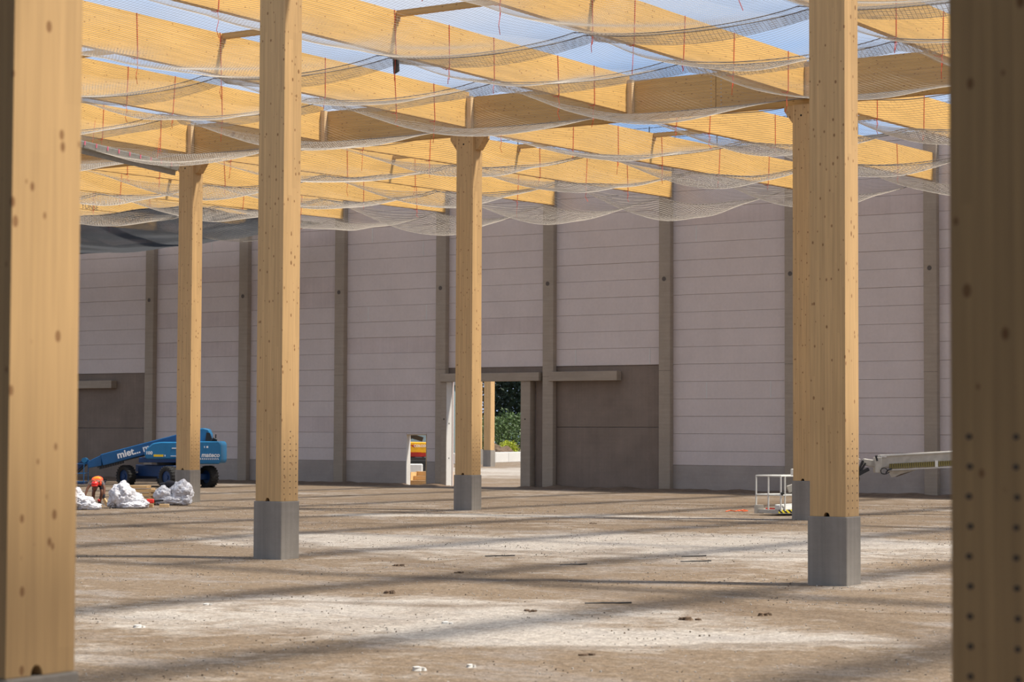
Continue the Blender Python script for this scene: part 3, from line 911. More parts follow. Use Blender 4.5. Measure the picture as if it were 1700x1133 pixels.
# ------------------------------------------------------------------ boom lifts
def wheel(parent, c, ax, r=0.48, w_=0.40, rim='dblue'):
    c = Vector(c); a = Vector(ax).normalized()
    b = MB(); k = 28
    prof_ = [(-0.5, 0.78), (-0.5, 0.93), (-0.36, 1.0), (0.36, 1.0), (0.5, 0.93), (0.5, 0.78), (0.42, 0.62), (-0.42, 0.62)]
    u = a.cross(Vector((0, 0, 1))).normalized(); v_ = u.cross(a)
    base = len(b.v)
    for i in range(k):
        t_ = 2 * math.pi * i / k
        for (p, q_) in prof_:
            b.v.append(tuple(c + a * p * w_ + (u * math.cos(t_) + v_ * math.sin(t_)) * q_ * r))
    n = len(prof_)
    for i in range(k):
        for j in range(n):
            b.f.append((i * n + j, ((i + 1) % k) * n + j, ((i + 1) % k) * n + (j + 1) % n, i * n + (j + 1) % n))
    for i in range(22):
        t_ = 2 * math.pi * i / 22; e = (u * math.cos(t_) + v_ * math.sin(t_))
        for s in (-1, 1):
            tt = t_ + s * 0.07; e = (u * math.cos(tt) + v_ * math.sin(tt))
            b.bar(c + a * s * 0.06 * w_ + e * r * 0.985, c + a * s * 0.5 * w_ + e * r * 0.97, 0.05, 0.055, e)
    wo = b.build('wheel', M['tyre'], parent)
    b = MB(); b.cyl(c - a * w_ * 0.28, c + a * w_ * 0.28, r * 0.64, 20)
    b.build('rim', M[rim], wo)
    b = MB(); b.cyl(c - a * w_ * 0.36, c + a * w_ * 0.36, r * 0.22, 12)
    b.build('hub', M[rim], wo)
    return wo
def lift_base(t, body, dark, phi=math.radians(42), rim='dblue'):
    e1 = Vector((math.cos(phi), -math.sin(phi), 0)); e2 = Vector((math.sin(phi), math.cos(phi), 0))
    for s1 in (1, -1):
        for s2 in (1, -1):
            c = e1 * 1.5 * s1 + e2 * 1.12 * s2; wheel(t, (c.x, c.y, 0.47), e2, rim=rim)
    b = MB()
    b.bar(e1 * -1.25 + Vector((0, 0, 0.72)), e1 * 1.25 + Vector((0, 0, 0.72)), 1.35, 0.5)
    b.bar(e1 * -1.7 + Vector((0, 0, 0.82)), e1 * -1.1 + Vector((0, 0, 0.82)), 0.9, 0.32)
    b.bar(e1 * 1.1 + Vector((0, 0, 0.82)), e1 * 1.7 + Vector((0, 0, 0.82)), 0.9, 0.32)
    b.bar(e1 * 1.5 - e2 * 1.0 + Vector((0, 0, 0.47)), e1 * 1.5 + e2 * 1.0 + Vector((0, 0, 0.47)), 0.22, 0.26)
    b.bar(e1 * -1.5 - e2 * 1.0 + Vector((0, 0, 0.47)), e1 * -1.5 + e2 * 1.0 + Vector((0, 0, 0.47)), 0.22, 0.26)
    b.build('chassis', M[dark], t, bevel=0.02)
    MB().cyl((0, 0, 0.95), (0, 0, 1.12), 0.48, 24).build('turntable', M['black'], t)

bx, by = -26.4, 14.6
t = thing('boom_lift', 'blue telescopic boom lift parked behind the slim column at the left', 'boom lift', (bx, by, 0), RZ)
lift_base(t, 'blue', 'dblue')
# turret floor and hoods
o = MB().prism([(-1.12, 1.10), (1.9, 1.10), (1.9, 1.32), (-1.12, 1.32)], 'y', -0.95, 0.95).build('turret_deck', M['dblue'], t, bevel=0.02)
hood = [(-0.80, 1.26), (1.35, 1.26), (1.35, 2.02), (-0.15, 2.02), (-0.50, 1.96), (-0.76, 1.74), (-0.88, 1.5)]
for y0, y1 in ((-1.0, -0.42), (0.42, 1.0)):
    o = MB().prism(hood, 'y', y0, y1).build('hood', M['lblue'], t, bevel=0.05)
    if y0 < 0:
        MB().box(-0.45, -0.02, -1.012, -1.0, 1.36, 1.46).build('warning_sticker', M['yellow'], o)
        MB().box(0.03, 0.07, -1.012, -1.0, 1.37, 1.45).build('sticker', M['letter'], o)
        for k, s in enumerate(('100',)):
            mm = text_mesh('lettering', s, 0.20, M['letter'], 0.004, 0.006)
            q_ = link('lettering', mm, o, (-0.80, -1.01, 1.46)); q_.rotation_euler = (math.pi / 2, 0, 0)
        MB().box(0.35, 0.62, -1.012, -1.0, 1.72, 1.76).build('sticker', M['letter'], o)
        MB().box(0.30, 0.62, -1.012, -1.0, 1.38, 1.41).build('sticker', M['letter'], o)
cw = MB().prism([(1.35, 1.05), (2.46, 1.05), (2.52, 1.2), (2.52, 1.92), (2.44, 2.05), (1.35, 2.05)], 'y', -1.0, 1.0).build('counterweight', M['lblue'], t, bevel=0.04)
mm = text_mesh('lettering', 'mateco', 0.27, M['letter'], 0.004, 0.008, 0.15)
q_ = link('lettering', mm, cw, (1.66, -1.012, 1.36)); q_.rotation_euler = (math.pi / 2, 0, 0)
for k in range(13):
    b = MB(); x0 = 1.37 + 0.085 * k
    b.quadbox([(x0, -1.012, 1.24), (x0 + 0.04, -1.012, 1.24), (x0 + 0.04, -1.0, 1.24), (x0, -1.0, 1.24),
               (x0 - 0.03, -1.012, 1.31), (x0 + 0.01, -1.012, 1.31), (x0 + 0.01, -1.0, 1.31), (x0 - 0.03, -1.0, 1.31)])
    b.build('stripe_mark', M['letter'], cw)
for (x, w_) in ((1.78, 0.03), (1.88, 0.08)):
    MB().box(x, x + w_, -1.012, -1.0, 1.76, 1.84).build('sticker', M['letter'], cw)
# riser hump and controls
MB().prism([(1.25, 2.0), (1.95, 1.95), (1.98, 2.35), (1.88, 2.58), (1.65, 2.64), (1.35, 2.60), (1.2, 2.4)], 'y', -0.38, 0.38).build('boom_pivot', M['lblue'], t, bevel=0.04)
MB().prism([(1.75, 2.0), (2.25, 2.02), (2.25, 2.14), (2.05, 2.16), (1.95, 2.42), (1.8, 2.44)], 'y', -0.5, -0.4).build('hinge_plate', M['black'], t)
b = MB(); b.tube([(2.02, -0.6, 2.05), (2.15, -0.6, 2.2), (2.3, -0.6, 2.12), (2.25, -0.6, 2.05)], 0.045, 6); b.tube([(2.22, -0.6, 2.1), (2.24, -0.6, 2.36)], 0.03, 6)
b.build('hose', M['black'], t)
# boom
def on_axis(s): return 2.36 + 0.266 * (s - 1.5)
sl = math.atan(0.266)
b = MB(); b.bar((-2.9, 0, on_axis(-2.9)), (1.55, 0, on_axis(1.55)), 0.50, 0.52); bo = b.build('boom', M['blue'], t, bevel=0.03)
MB().prism([(-3.50, on_axis(-3.5) - 0.20), (-2.9, on_axis(-2.9) - 0.25), (-2.9, on_axis(-2.9) + 0.24), (-3.35, on_axis(-3.4) + 0.16), (-3.55, on_axis(-3.5) + 0.05)], 'y', -0.2, 0.2).build('boom_head', M['blue'], t, bevel=0.02)
MB().cyl((-3.68, -0.2, 1.18), (-3.68, 0.2, 1.18), 0.12, 14).build('knuckle', M['lblue'], t)
MB().bar((-3.68, 0, 1.18), (-3.45, 0, on_axis(-3.45)), 0.16, 0.2).build('link_arm', M['blue'], t)
b = MB()
for k in range(10): b.bar((-3.0 + 0.11 * k, -0.1, on_axis(-3.0 + 0.11 * k) - 0.34), (-2.93 + 0.11 * k, -0.1, on_axis(-2.93 + 0.11 * k) - 0.34), 0.2, 0.1)
b.build('cable_chain', M['black'], t)
MB().bar((-3.1, 0, on_axis(-3.1) - 0.27), (0.9, 0, on_axis(0.9) - 0.29), 0.30, 0.05).build('boom_rail', M['black'], t)
mm = text_mesh('lettering', 'miet... m', 0.43, M['letter'], 0.004, 0.012)
q_ = link('lettering', mm, bo, (-2.17, -0.262, on_axis(-2.17) - 0.12)); q_.rotation_euler = (math.pi / 2, -sl, 0)
# jib and basket
MB().bar((-3.68, 0, 1.14), (-4.5, 0, 0.45), 0.2, 0.24).build('jib', M['dblue'], t, bevel=0.02)
MB().tube([(-3.6, -0.12, 1.0), (-4.0, -0.12, 0.62), (-4.5, -0.12, 0.25)], 0.05, 8).build('jib_cylinder', M['black'], t)
bk_ = MB()
X0, X1, Y0, Y1 = -5.6, -3.62, -0.55, 0.45
for z in (0.22, 0.60, 1.02):
    for (a, b_) in (((X0, Y0, z), (X1, Y0, z)), ((X1, Y0, z), (X1, Y1, z)), ((X1, Y1, z), (X0, Y1, z)), ((X0, Y1, z), (X0, Y0, z))): bk_.tube([a, b_], 0.022, 6)
for x in (X0, -4.9, -4.25, X1):
    for y in (Y0, Y1): bk_.tube([(x, y, 0.2), (x, y, 1.02)], 0.022, 6)
bk_.build('basket_rail', M['blue'], t)
MB().box(X0, X1, Y0, Y1, 0.12, 0.24).build('basket_floor', M['dblue'], t)
MB().box(-5.0, -4.5, -0.60, -0.42, 0.95, 1.12).build('control_box', M['yellow'], t)
b = MB(); b.tube([(-4.1, -0.4, 1.02), (-4.12, -0.4, 1.25)], 0.02, 6); b.ball((-4.12, -0.4, 1.28), 0.05); b.build('beacon', M['yellow'], t)
MB().bar((-5.2, 0, 0.45), (-4.4, 0, 0.45), 0.3, 0.25).build('basket_bracket', M['dblue'], t)

# white lift at the right
ox, oy = 9.05, 2.55
t = thing('boom_lift', 'white boom lift with its caged platform on the ground behind the right-hand columns', 'boom lift', (ox, oy, 0), RZ)
e1 = Vector((0.56, -0.80, 0)) * 1.15; e2 = Vector((0.87, 0.50, 0)).normalized() * 2.2
c0 = Vector((0, 0, 0)); c1 = c0 + e1; c2 = c1 + e2; c3 = c0 + e2
V3 = lambda p, z: (p.x, p.y, z)
b = MB()
for z in (0.62, 1.20):
    for a, d in ((c0, c1), (c1, c2), (c2, c3), (c3, c0)): b.tube([V3(a, z), V3(d, z)], 0.026, 6)
b.build('guard_rail', M['white'], t)
for p in (c0, c0 + e1 * 0.5, c1, c1 + e2 * 0.07, c1 + e2 * 0.5, c2, c3, c0 + e2 * 0.5):
    MB().tube([V3(p, 0.14), V3(p, 1.20)], 0.028, 6).build('rail_post', M['white'], t)
b = MB(); b.quadbox([V3(c0, 0.06), V3(c1, 0.06), V3(c2, 0.06), V3(c3, 0.06), V3(c0, 0.17), V3(c1, 0.17), V3(c2, 0.17), V3(c3, 0.17)])
b.build('platform_floor', M['offw'], t)
f0 = c1 + e1 * 0.01 - e2 * 0.02
b = MB(); b.bar(V3(c1 - e1 * 0.02 - e2 * 0.03 + Vector((0, -0.02, 0)), 0.13), V3(c2 + Vector((0, -0.02, 0)), 0.13), 0.02, 0.11); b.build('striped_edge', M['stripe'], t)
MB().quadbox([V3(c1 - e1 * 0.25, 0.17), V3(c1, 0.17), V3(c1 + e2 * 0.8, 0.17), V3(c1 + e2 * 0.8 - e1 * 0.25, 0.17),
              V3(c1 - e1 * 0.25, 0.34), V3(c1 - e1 * 0.05, 0.30), V3(c1 + e2 * 0.8 - e1 * 0.05, 0.36), V3(c1 + e2 * 0.8 - e1 * 0.25, 0.40)]).build('step_box', M['white'], t, bevel=0.015)
MB().box(1.02, 1.22, -0.5, -0.3, 1.22, 1.42).build('control_box', M['white'], t, bevel=0.02)
MB().bar((0.25, -0.35, 0.20), (0.72, -0.35, 0.19), 0.03, 0.04).build('red_rod', M['helmet'], t)
MB().box(-0.05, 0.22, -0.08, 0.1, 0.04, 0.30).build('toe_board', M['offw'], t)
MB().tube([V3(c1, 0.66), V3(c1 + Vector((0.08, 0, 0)), 0.70)], 0.05, 8).build('rail_clamp', M['black'], t)
# arm in the same frame: local x = image right, about 0.0536 m per px*17.. ; px 1425..1590
def lx(px): return (px - 1253.0) / 54.2
def lz(py): return 1.215 - (py - 790.5) / 54.2
dy = 0.5
b = MB(); b.bar((lx(1463), dy, lz(767)), (lx(2010), dy, lz(735)), 0.34, 0.40); b.build('arm', M['offw'], t, bevel=0.02)
b = MB(); b.bar((lx(1466), dy - 0.02, lz(757.5)), (lx(2010), dy - 0.02, lz(725)), 0.40, 0.035); b.build('arm_top_plate', M['white'], t)
b = MB(); b.bar((lx(1483), dy - 0.16, lz(781)), (lx(2010), dy - 0.16, lz(754)), 0.10, 0.035); b.build('arm_tray', M['white'], t)
me = MB().bar((0, 0, -0.08), (0.0, 0, 0.08), 0.07, 0.055, (0, 1, 0)).mesh('chain_link', plain('olive_chain', (0.16, 0.13, 0.03), 0.6))
for k in range(30):
    px = 1480 + 3.75 * k
    if 1555 < px < 1560: continue
    o = link('chain_link', me, t, (lx(px), dy - 0.21, lz(775.2 - 0.0555 * (px - 1480)))); o.scale = (0.75, 1, 1)
MB().box(lx(1555), lx(1560), dy - 0.24, dy - 0.17, lz(776), lz(765)).build('chain_clip', M['white'], t)
MB().box(lx(1455), lx(1466), dy - 0.24, dy + 0.2, lz(786), lz(760)).build('end_plate', M['offw'], t, bevel=0.01)
MB().box(lx(1465), lx(1474), dy - 0.2, dy + 0.1, lz(760), lz(757)).build('plate_cap', M['letter'], t)
b = MB(); b.tube([(lx(1454.5), dy - 0.25, lz(758)), (lx(1458), dy - 0.25, lz(758))], 0.03, 6); b.tube([(lx(1455.5), dy - 0.25, lz(758)), (lx(1458), dy - 0.25, lz(766))], 0.03, 6); b.build('hook', M['black'], t)
cx_, cz_ = lx(1469), lz(783)
b = MB(); b.tube([(cx_ + 0.10 * math.cos(a_ * math.pi / 8), dy - 0.27, cz_ + 0.095 * math.sin(a_ * math.pi / 8)) for a_ in range(0, 15)], 0.017, 6)
b.tube([(lx(1472), dy - 0.27, lz(786)), (lx(1476), dy - 0.28, lz(781)), (lx(1482), dy - 0.27, lz(779))], 0.025, 6)
b.tube([(lx(1464), dy - 0.27, lz(787)), (lx(1472), dy - 0.28, lz(788)), (lx(1478), dy - 0.27, lz(785))], 0.017, 6)
b.build('hose', M['black'], t)
MB().prism([(lx(1478), lz(783)), (lx(1484), lz(794)), (lx(1493), lz(792)), (lx(1527), lz(781))], 'y', dy - 0.02, dy + 0.02).build('guard_flap', M['offw'], t)
MB().prism([(lx(1490), lz(792.6)), (lx(1493), lz(792.8)), (lx(1522), lz(782.4)), (lx(1500), lz(788))], 'y', dy - 0.03, dy - 0.021).build('rust_edge', M['bolt'], t)
# rotator between jib and arm
b = MB(); b.bar((lx(1426), dy, lz(790)), (lx(1445), dy, lz(780)), 0.28, 0.10); b.bar((lx(1427), dy, lz(786)), (lx(1436), dy, lz(766)), 0.14, 0.06); b.bar((lx(1432), dy, lz(784)), (lx(1440), dy, lz(770)), 0.14, 0.05); b.build('rotator', M['black'], t)
b = MB(); b.bar((lx(1436), dy + 0.05, lz(768)), (lx(1463), dy + 0.05, lz(772)), 0.16, 0.22); b.build('arm_neck', M['offw'], t, bevel=0.02)
b = MB(); b.bar((lx(1400), dy, lz(752)), (lx(1430), dy, lz(766)), 0.2, 0.10); b.bar((lx(1310), dy + 0.1, lz(815)), (lx(1428), dy + 0.1, lz(775)), 0.2, 0.22); b.build('jib', M['offw'], t, bevel=0.01)
MB().tube([(lx(1422), dy - 0.05, lz(812)), (lx(1427), dy - 0.05, lz(806)), (lx(1429), dy - 0.05, lz(796)), (lx(1426), dy - 0.05, lz(786))], 0.025, 6).build('hose', M['black'], t)
# its base, out of frame to the right
cb = Vector((lx(1960), dy, 0)); b = MB()
b.box(cb.x - 1.2, cb.x + 2.2, dy - 0.9, dy + 0.9, 1.0, 1.9); b.build('turret', M['white'], t, bevel=0.05)
MB().box(cb.x - 1.3, cb.x + 1.3, dy - 0.6, dy + 0.6, 0.45, 0.95).build('chassis', M['offw'], t, bevel=0.02)
MB().cyl((cb.x, dy, 0.9), (cb.x, dy, 1.05), 0.45, 20).build('turntable', M['black'], t)
for sx in (-1.2, 1.2):
    for sy in (-0.85, 0.85): wheel(t, (cb.x + sx, dy + sy, 0.47), (0, 1, 0), rim='offw')

# ------------------------------------------------------------------ wrapped bundles, timber, worker (left)
def film_bundle(name, x, y, lobes, label, seed, rz=RZ):
    bm = bmesh.new()
    t = thing(name, label, 'plastic bundle', (x, y, 0), rz)
    for (cx, cy, cz, rx, ry, rz_) in lobes:
        ret = bmesh.ops.create_icosphere(bm, subdivisions=5, radius=1.0)
        for v in ret['verts']:
            p = v.co.copy()
            q = p * 2.1 + Vector((seed, cx * 3, cz * 5))
            n1 = noise.noise(q) * 0.22
            n2 = (0.5 - abs(noise.noise(q * 2.3))) * 0.22
            n3 = (0.5 - abs(noise.noise(q * 5.1))) * 0.08
            n4 = (0.5 - abs(noise.noise(q * 10.0))) * 0.03
            k = 1 + n1 + n2 + n3 + n4 - 0.12
            v.co = Vector((cx + p.x * rx * k, cy + p.y * ry * k, max(0.005 + 0.02 * abs(p.x), cz + p.z * rz_ * k)))
    me = bpy.data.meshes.new('film_sheet'); bm.to_mesh(me); bm.free()
    me.materials.append(M['film'])
    me.polygons.foreach_set('use_smooth', [True] * len(me.polygons))
    link('film_sheet', me, t)
    return t
gx_, gy_ = -9.55, -5.6
film_bundle('wrapped_bundle', gx_, gy_, [(-0.16, 0, 0.38, 0.42, 0.40, 0.46), (0.20, 0.05, 0.22, 0.34, 0.34, 0.28), (0.46, -0.08, 0.12, 0.26, 0.28, 0.17), (0.22, -0.32, 0.08, 0.44, 0.22, 0.13), (-0.44, 0.1, 0.18, 0.22, 0.3, 0.24)],
            'biggest crumpled white film bundle, between the worker and the plank stack', 1.3)
t2_ = film_bundle('wrapped_bundle', -10.15, -2.75, [(-0.30, 0, 0.30, 0.36, 0.36, 0.34), (0.26, 0.05, 0.42, 0.40, 0.38, 0.42), (0.0, -0.12, 0.16, 0.50, 0.30, 0.18), (0.38, -0.10, 0.18, 0.26, 0.24, 0.22)],
            'white film bundle with a dark sack on top at the slim column plinth', 4.1)
film_bundle('wrapped_bundle', -9.45, -7.75, [(-0.25, 0, 0.34, 0.34, 0.4, 0.38), (0.05, 0.0, 0.20, 0.42, 0.34, 0.24), (0.32, -0.05, 0.10, 0.34, 0.25, 0.13), (-0.8, 0.1, 0.3, 0.5, 0.4, 0.34)],
            'white film heap left of the worker, partly behind the blurred front column', 7.7)
b = MB(); b.ball((0, 0, 0.0), 0.2, (1.0, 0.7, 0.55), 14, 9); b.ball((-0.22, 0.02, -0.03), 0.13, (1.2, 0.8, 0.6), 12, 8)
o = b.build('dark_sack', M['cloth'], smooth=True); o.location = (-10.30, -2.75, 0.72); o.rotation_euler = (0, 0, RZ)
tag(o, 'dark sack lying on top of the film bundle by the slim column', 'sack')

# plank stack
SX, SY = -11.35, -2.95
lay = [(0.0, 0.95, 0.0), (0.0, 0.98, 0.02), (-0.02, 1.0, 0.02), (0.02, 1.0, 0.0), (-0.12, 0.95, 0.02)]
z = 0.03
LN = ['bottom', 'second', 'middle', 'fourth', 'top']
for k in range(5):
    for j, dj in enumerate((-0.32, -0.1, 0.12, 0.34)):
        b = MB(); x0 = -0.62 + lay[k][0]; x1 = 0.46 + lay[k][0] - (0.14 if k == 4 else 0)
        b.box(x0, x1, dj - 0.1, dj + 0.1, 0, 0.085)
        o = b.build('timber_board', M['plank'], bevel=0.006)
        o.location = (SX, SY, z); o.rotation_euler = (0, 0, RZ + random.uniform(-0.01, 0.01))
        tag(o, 'sawn board in the %s layer of the board stack, %s from the front' % (LN[k], ORD[j]), 'board', 'sawn boards in the stack')
    z += 0.087
    if k < 4:
        for j, dx in enumerate((-0.45, 0.3)):
            b = MB(); b.box(dx - 0.04, dx + 0.04, -0.42, 0.42, 0, 0.045)
            o = b.build('spacer_batten', M['batten']); o.location = (SX, SY, z); o.rotation_euler = (0, 0, RZ)
            tag(o, 'thin spacer batten on the %s layer of the board stack, %s end' % (LN[k], ('left', 'right')[j]), 'batten', 'spacers in the board stack')
        z += 0.047
for k, (dx, dy_, lb) in enumerate(((0.0, 0.0, 'pale timber offcut with a red saw on it'), (0.52, 0.05, 'pale timber offcut under the saw tip beside the film bundle'))):
    o = MB().box(-0.16, 0.16, -0.06, 0.06, 0, 0.11).build('timber_offcut', M['batten'], bevel=0.005)
    px_ = ground_at(0, 0)
    o.location = (-9.28 + rt.x * dx, -4.9 + rt.y * dx, 0.01); o.rotation_euler = (0, 0, RZ + 0.1 * k); tag(o, lb, 'offcut')
t = thing('power_saw', 'red and black power saw resting on timber offcuts', 'saw', (-9.10, -5.0, 0.125), RZ)
MB().box(-0.12, 0.12, -0.07, 0.07, 0.02, 0.16).build('motor_housing', M['helmet'], t, bevel=0.03)
MB().box(-0.20, -0.08, -0.05, 0.05, 0.0, 0.08).build('handle', M['black'], t, bevel=0.02)
MB().bar((0.1, 0, 0.08), (0.42, 0, 0.12), 0.012, 0.06).build('guide_bar', M['darksteel'], t)

# worker
wx, wy = -10.95, -5.55
t = thing('person', 'person bending down in orange-red vest, red helmet and dark shorts, gloved hands on timber', 'person', (wx, wy, 0), RZ)
V_ = [(0, .36, .84), (0, .16, .87), (0, -.06, .84), (0, -.20, .80), (0, -.28, .75), (0, -.34, .70),
      (-.17, -.07, .83), (-.29, -.16, .60), (-.35, -.26, .36), (.17, -.07, .83), (.27, -.16, .60), (.28, -.26, .40),
      (-.10, .34, .80), (-.15, .14, .46), (-.17, .22, .10), (.10, .34, .80), (.13, .14, .46), (.04, .20, .10)]
E_ = [(0, 1), (1, 2), (2, 3), (3, 4), (4, 5), (2, 6), (6, 7), (7, 8), (2, 9), (9, 10), (10, 11), (0, 12), (12, 13), (13, 14), (0, 15), (15, 16), (16, 17)]
Rr = [.135, .125, .135, .06, .085, .09, .068, .046, .032, .068, .046, .032, .095, .062, .042, .095, .062, .042]
skin('body', V_, E_, Rr, M['skin'], t)
skin('vest', [(0, .30, .86), (0, .14, .885), (0, -.04, .86), (0, -.15, .83), (-.13, -.06, .86), (.13, -.06, .86), (-.12, -.12, .72), (.12, -.12, .70)],
     [(0, 1), (1, 2), (2, 3), (2, 4), (2, 5), (4, 6), (5, 7)], [.15, .15, .165, .09, .09, .09, .075, .075], M['vest'], t)
skin('shoulder_panel', [(-.15, -.06, .895), (0, -.02, .93), (.15, -.06, .895)], [(0, 1), (1, 2)], [.075, .095, .075], M['vesto'], t)
for s in (-1, 1):
    skin('sleeve', [(s * .17, -.07, .82), (s * .24, -.125, .68)], [(0, 1)], [.072, .062], M['shirt'], t)
skin('shorts', [(0, .36, .83), (-.10, .33, .78), (-.145, .17, .50), (.10, .33, .78), (.13, .17, .50)], [(0, 1), (1, 2), (0, 3), (3, 4)], [.15, .11, .085, .11, .085], M['cloth'], t)
b = MB(); b.ball((0, -.40, .76), .125, (1, 1.05, .85), 16, 10); b.ball((0, -.47, .70), .10, (1.15, .8, .22), 14, 6); h_ = b.build('helmet', M['helmet'], t, smooth=True)
MB().box(-.012, .012, -.50, -.33, .855, .872).build('helmet_ridge', M['vesto'], h_)
hd = MB(); hd.ball((0, -.39, .66), .092, (.86, .9, 1.1), 14, 10); hd.ball((0, -.478, .64), .016, (1, 1.2, 1.4), 8, 6)
hd.ball((-.085, -.38, .66), .022, (.5, 1, 1.3), 8, 6); hd.ball((.085, -.38, .66), .022, (.5, 1, 1.3), 8, 6)
hd = hd.build('head', M['skin'], t, smooth=True)
b = MB(); b.ball((-.032, -.468, .672), .011); b.ball((.032, -.468, .672), .011); b.build('eyes', M['black'], hd)
MB().box(-.025, .025, -.474, -.466, .598, .606).build('mouth', M['excr'], hd)
for s, wr in ((-1, Vector((-.35, -.26, .36))), (1, Vector((.28, -.26, .40)))):
    vs = [wr + Vector((0, 0, .03)), wr + Vector((0, -.01, -.05)), wr + Vector((0, -.02, -.09))]; es = [(0, 1), (1, 2)]; rr = [.038, .042, .036]
    for k in range(4):
        a = len(vs); o_ = -.03 + .02 * k; ln = (.026, .032, .030, .024)[k]
        vs += [wr + Vector((o_, -.03, -.12)), wr + Vector((o_, -.035 + .006 * k, -.12 - ln)), wr + Vector((o_, -.01, -.13 - ln * 1.5))]
        es += [(2, a), (a, a + 1), (a + 1, a + 2)]; rr += [.0115, .010, .009]
    a = len(vs); vs += [wr + Vector((-s * .045, -.03, -.07)), wr + Vector((-s * .055, -.045, -.115))]; es += [(1, a), (a, a + 1)]; rr += [.013, .011]
    skin('glove', [tuple(v) for v in vs], es, rr, M['cloth'], t, sub=1)
for x in (-.17, .04):
    b = MB(); b.prism([(-.12 + .20, .0), (.12 + .20, .0), (.12 + .20, .14), (.02 + .20, .16), (-.02 + .16, .09), (-.12 + .18, .06)], 'x', x - .05, x + .05)
    b.build('boot', M['cloth'], t, bevel=.012)
def loc_obj(b, name, mat, s, d, z, rz=0.0, bevel=0.004):
    o = b.build(name, mat, bevel=bevel); o.location = (wx + rt.x * s - math.sin(TH) * d, wy + rt.y * s + math.cos(TH) * d, z); o.rotation_euler = (0, 0, RZ + rz); return o
tag(loc_obj(MB().bar((-.36, 0, .22), (-.06, -.05, .03), .07, .09), 'timber_batten', M['batten'], 0, -.30, 0.02), 'pale batten sloping down from the right glove of the worker', 'batten')
tag(loc_obj(MB().bar((-.12, 0, .04), (.26, .03, .04), .08, .08), 'timber_batten', M['batten'], 0, -.40, 0.0), 'pale batten lying flat on the ground in front of the worker', 'batten')
tag(loc_obj(MB().bar((.28, 0, .25), (.42, -.05, .04), .08, .10), 'timber_batten', M['plank'], 0, -.30, 0.02), 'short thick batten leaning under the left glove of the worker', 'batten')
tag(loc_obj(MB().bar((-.72, 0, .05), (-.40, 0.1, .05), .10, .09), 'timber_batten', M['plank'], 0, -.30, 0.0), 'short brown block on the ground left of the worker', 'block')
th_ = thing('hammer', 'dark hammer standing on its head in front of the worker', 'hammer', (wx + rt.x * .14 + .3, wy + rt.y * .14 - .48, 0.0), RZ)
MB().bar((0, 0, 0.04), (0.04, 0, .24), .03, .03).build('handle', M['bolt'], th_)
MB().box(-.07, .07, -.03, .03, 0, .06).build('hammer_head', M['black'], th_, bevel=.01)
MB().ball((.04, 0, .23), .05).build('handle_knob', M['excr'], th_)

# ------------------------------------------------------------------ beyond the wall
t0 = (-59.55, 90.17); dr = Vector((-61.01 + 59.55, 96.59 - 90.17, 0)).normalized()
for k in range(-2, 8):
    p = Vector((t0[0], t0[1], 0)) + dr * (k * 3.0 - 2.0) + Vector((0, 0, 0))
    o = MB().box(-1.47, 1.47, -0.25, 0.25, 0, 0.85).build('concrete_block', M['barrier'], bevel=0.03)
    o.location = (p.x, p.y, 0); o.rotation_euler = (0, 0, math.atan2(dr.y, dr.x))
    tag(o, 'white concrete block of the low wall behind the gateway, %s from its near end' % ORD[k + 2], 'block', 'white blocks of the low wall')
def bush(x, y, rx, ry, h, n, mat, label, cat, leaf=0.12, seed=1, trunk=True, base=0.0, name='bush'):
    rnd = random.Random(seed)
    t = thing(name, label, cat, (x, y, 0), group=None)
    b = MB()
    for i in range(n):
        u = rnd.random() * 2 * math.pi; v = math.acos(rnd.uniform(-0.6, 1)); r = rnd.random() ** 0.28
        nn = 1 + 0.35 * noise.noise((math.cos(u) * 1.7 + seed, math.sin(u) * 1.7, v * 1.8))
        cx = rx * r * nn * math.sin(v) * math.cos(u); cy = ry * r * nn * math.sin(v) * math.sin(u)
        cz = base + (h - base) * (0.42 + 0.58 * math.cos(v) * r * nn)
        cz = max(cz, 0.1)
        d1 = Vector((rnd.gauss(0, 1), rnd.gauss(0, 1), rnd.gauss(0, 1))).normalized() * leaf * rnd.uniform(0.6, 1.3)
        d2 = d1.cross(Vector((rnd.gauss(0, 1), rnd.gauss(0, 1), rnd.gauss(0, 1)))).normalized() * leaf * 0.5
        c = Vector((cx, cy, cz)); q = len(b.v)
        b.v += [tuple(c - d1), tuple(c + d2), tuple(c + d1), tuple(c - d2)]; b.f.append((q, q + 1, q + 2, q + 3))
    o = b.build('foliage', mat, t); o['kind'] = 'stuff'
    bb = MB(); bb.tube([(0, 0, -0.1), (0.1, 0, h * 0.3), (0.0, 0.1, h * 0.75)], [0.12 * h / 6, 0.09 * h / 6, 0.03], 7)
    for k in range(4):
        a = k * 1.6 + seed; bb.tube([(0, 0, h * 0.2), (rx * 0.5 * math.cos(a), ry * 0.5 * math.sin(a), h * 0.6)], [0.06 * h / 6, 0.02], 5)
    bb.build('trunk', M['bark'], t)
    return t
bush(-73.5, 113.0, 5.0, 4.5, 4.4, 9000, M['leaf'], 'bushy green shrub right of the sunlit column through the gateway', 'bush', 0.13, 3)
bush(*ground_at(-20, 190), 5.0, 4.5, 4.8, 6000, M['leaf'], 'rounded green shrub farther left behind the gateway opening', 'bush', 0.14, 5)
bush(-68.0, 121.0, 5.0, 4.5, 4.6, 6000, M['leaf'], 'rounded green shrub farther right behind the gateway opening', 'bush', 0.14, 8)
bush(*ground_at(-36, 235), 11, 9, 16, 12000, M['leafd'], 'tall very dark tree behind the shrubs, left one', 'tree', 0.36, 11, name='tree')
bush(-82, 136, 10, 8, 17, 26000, M['leafd'], 'tall very dark tree behind the shrubs, middle one', 'tree', 0.27, 12, name='tree')
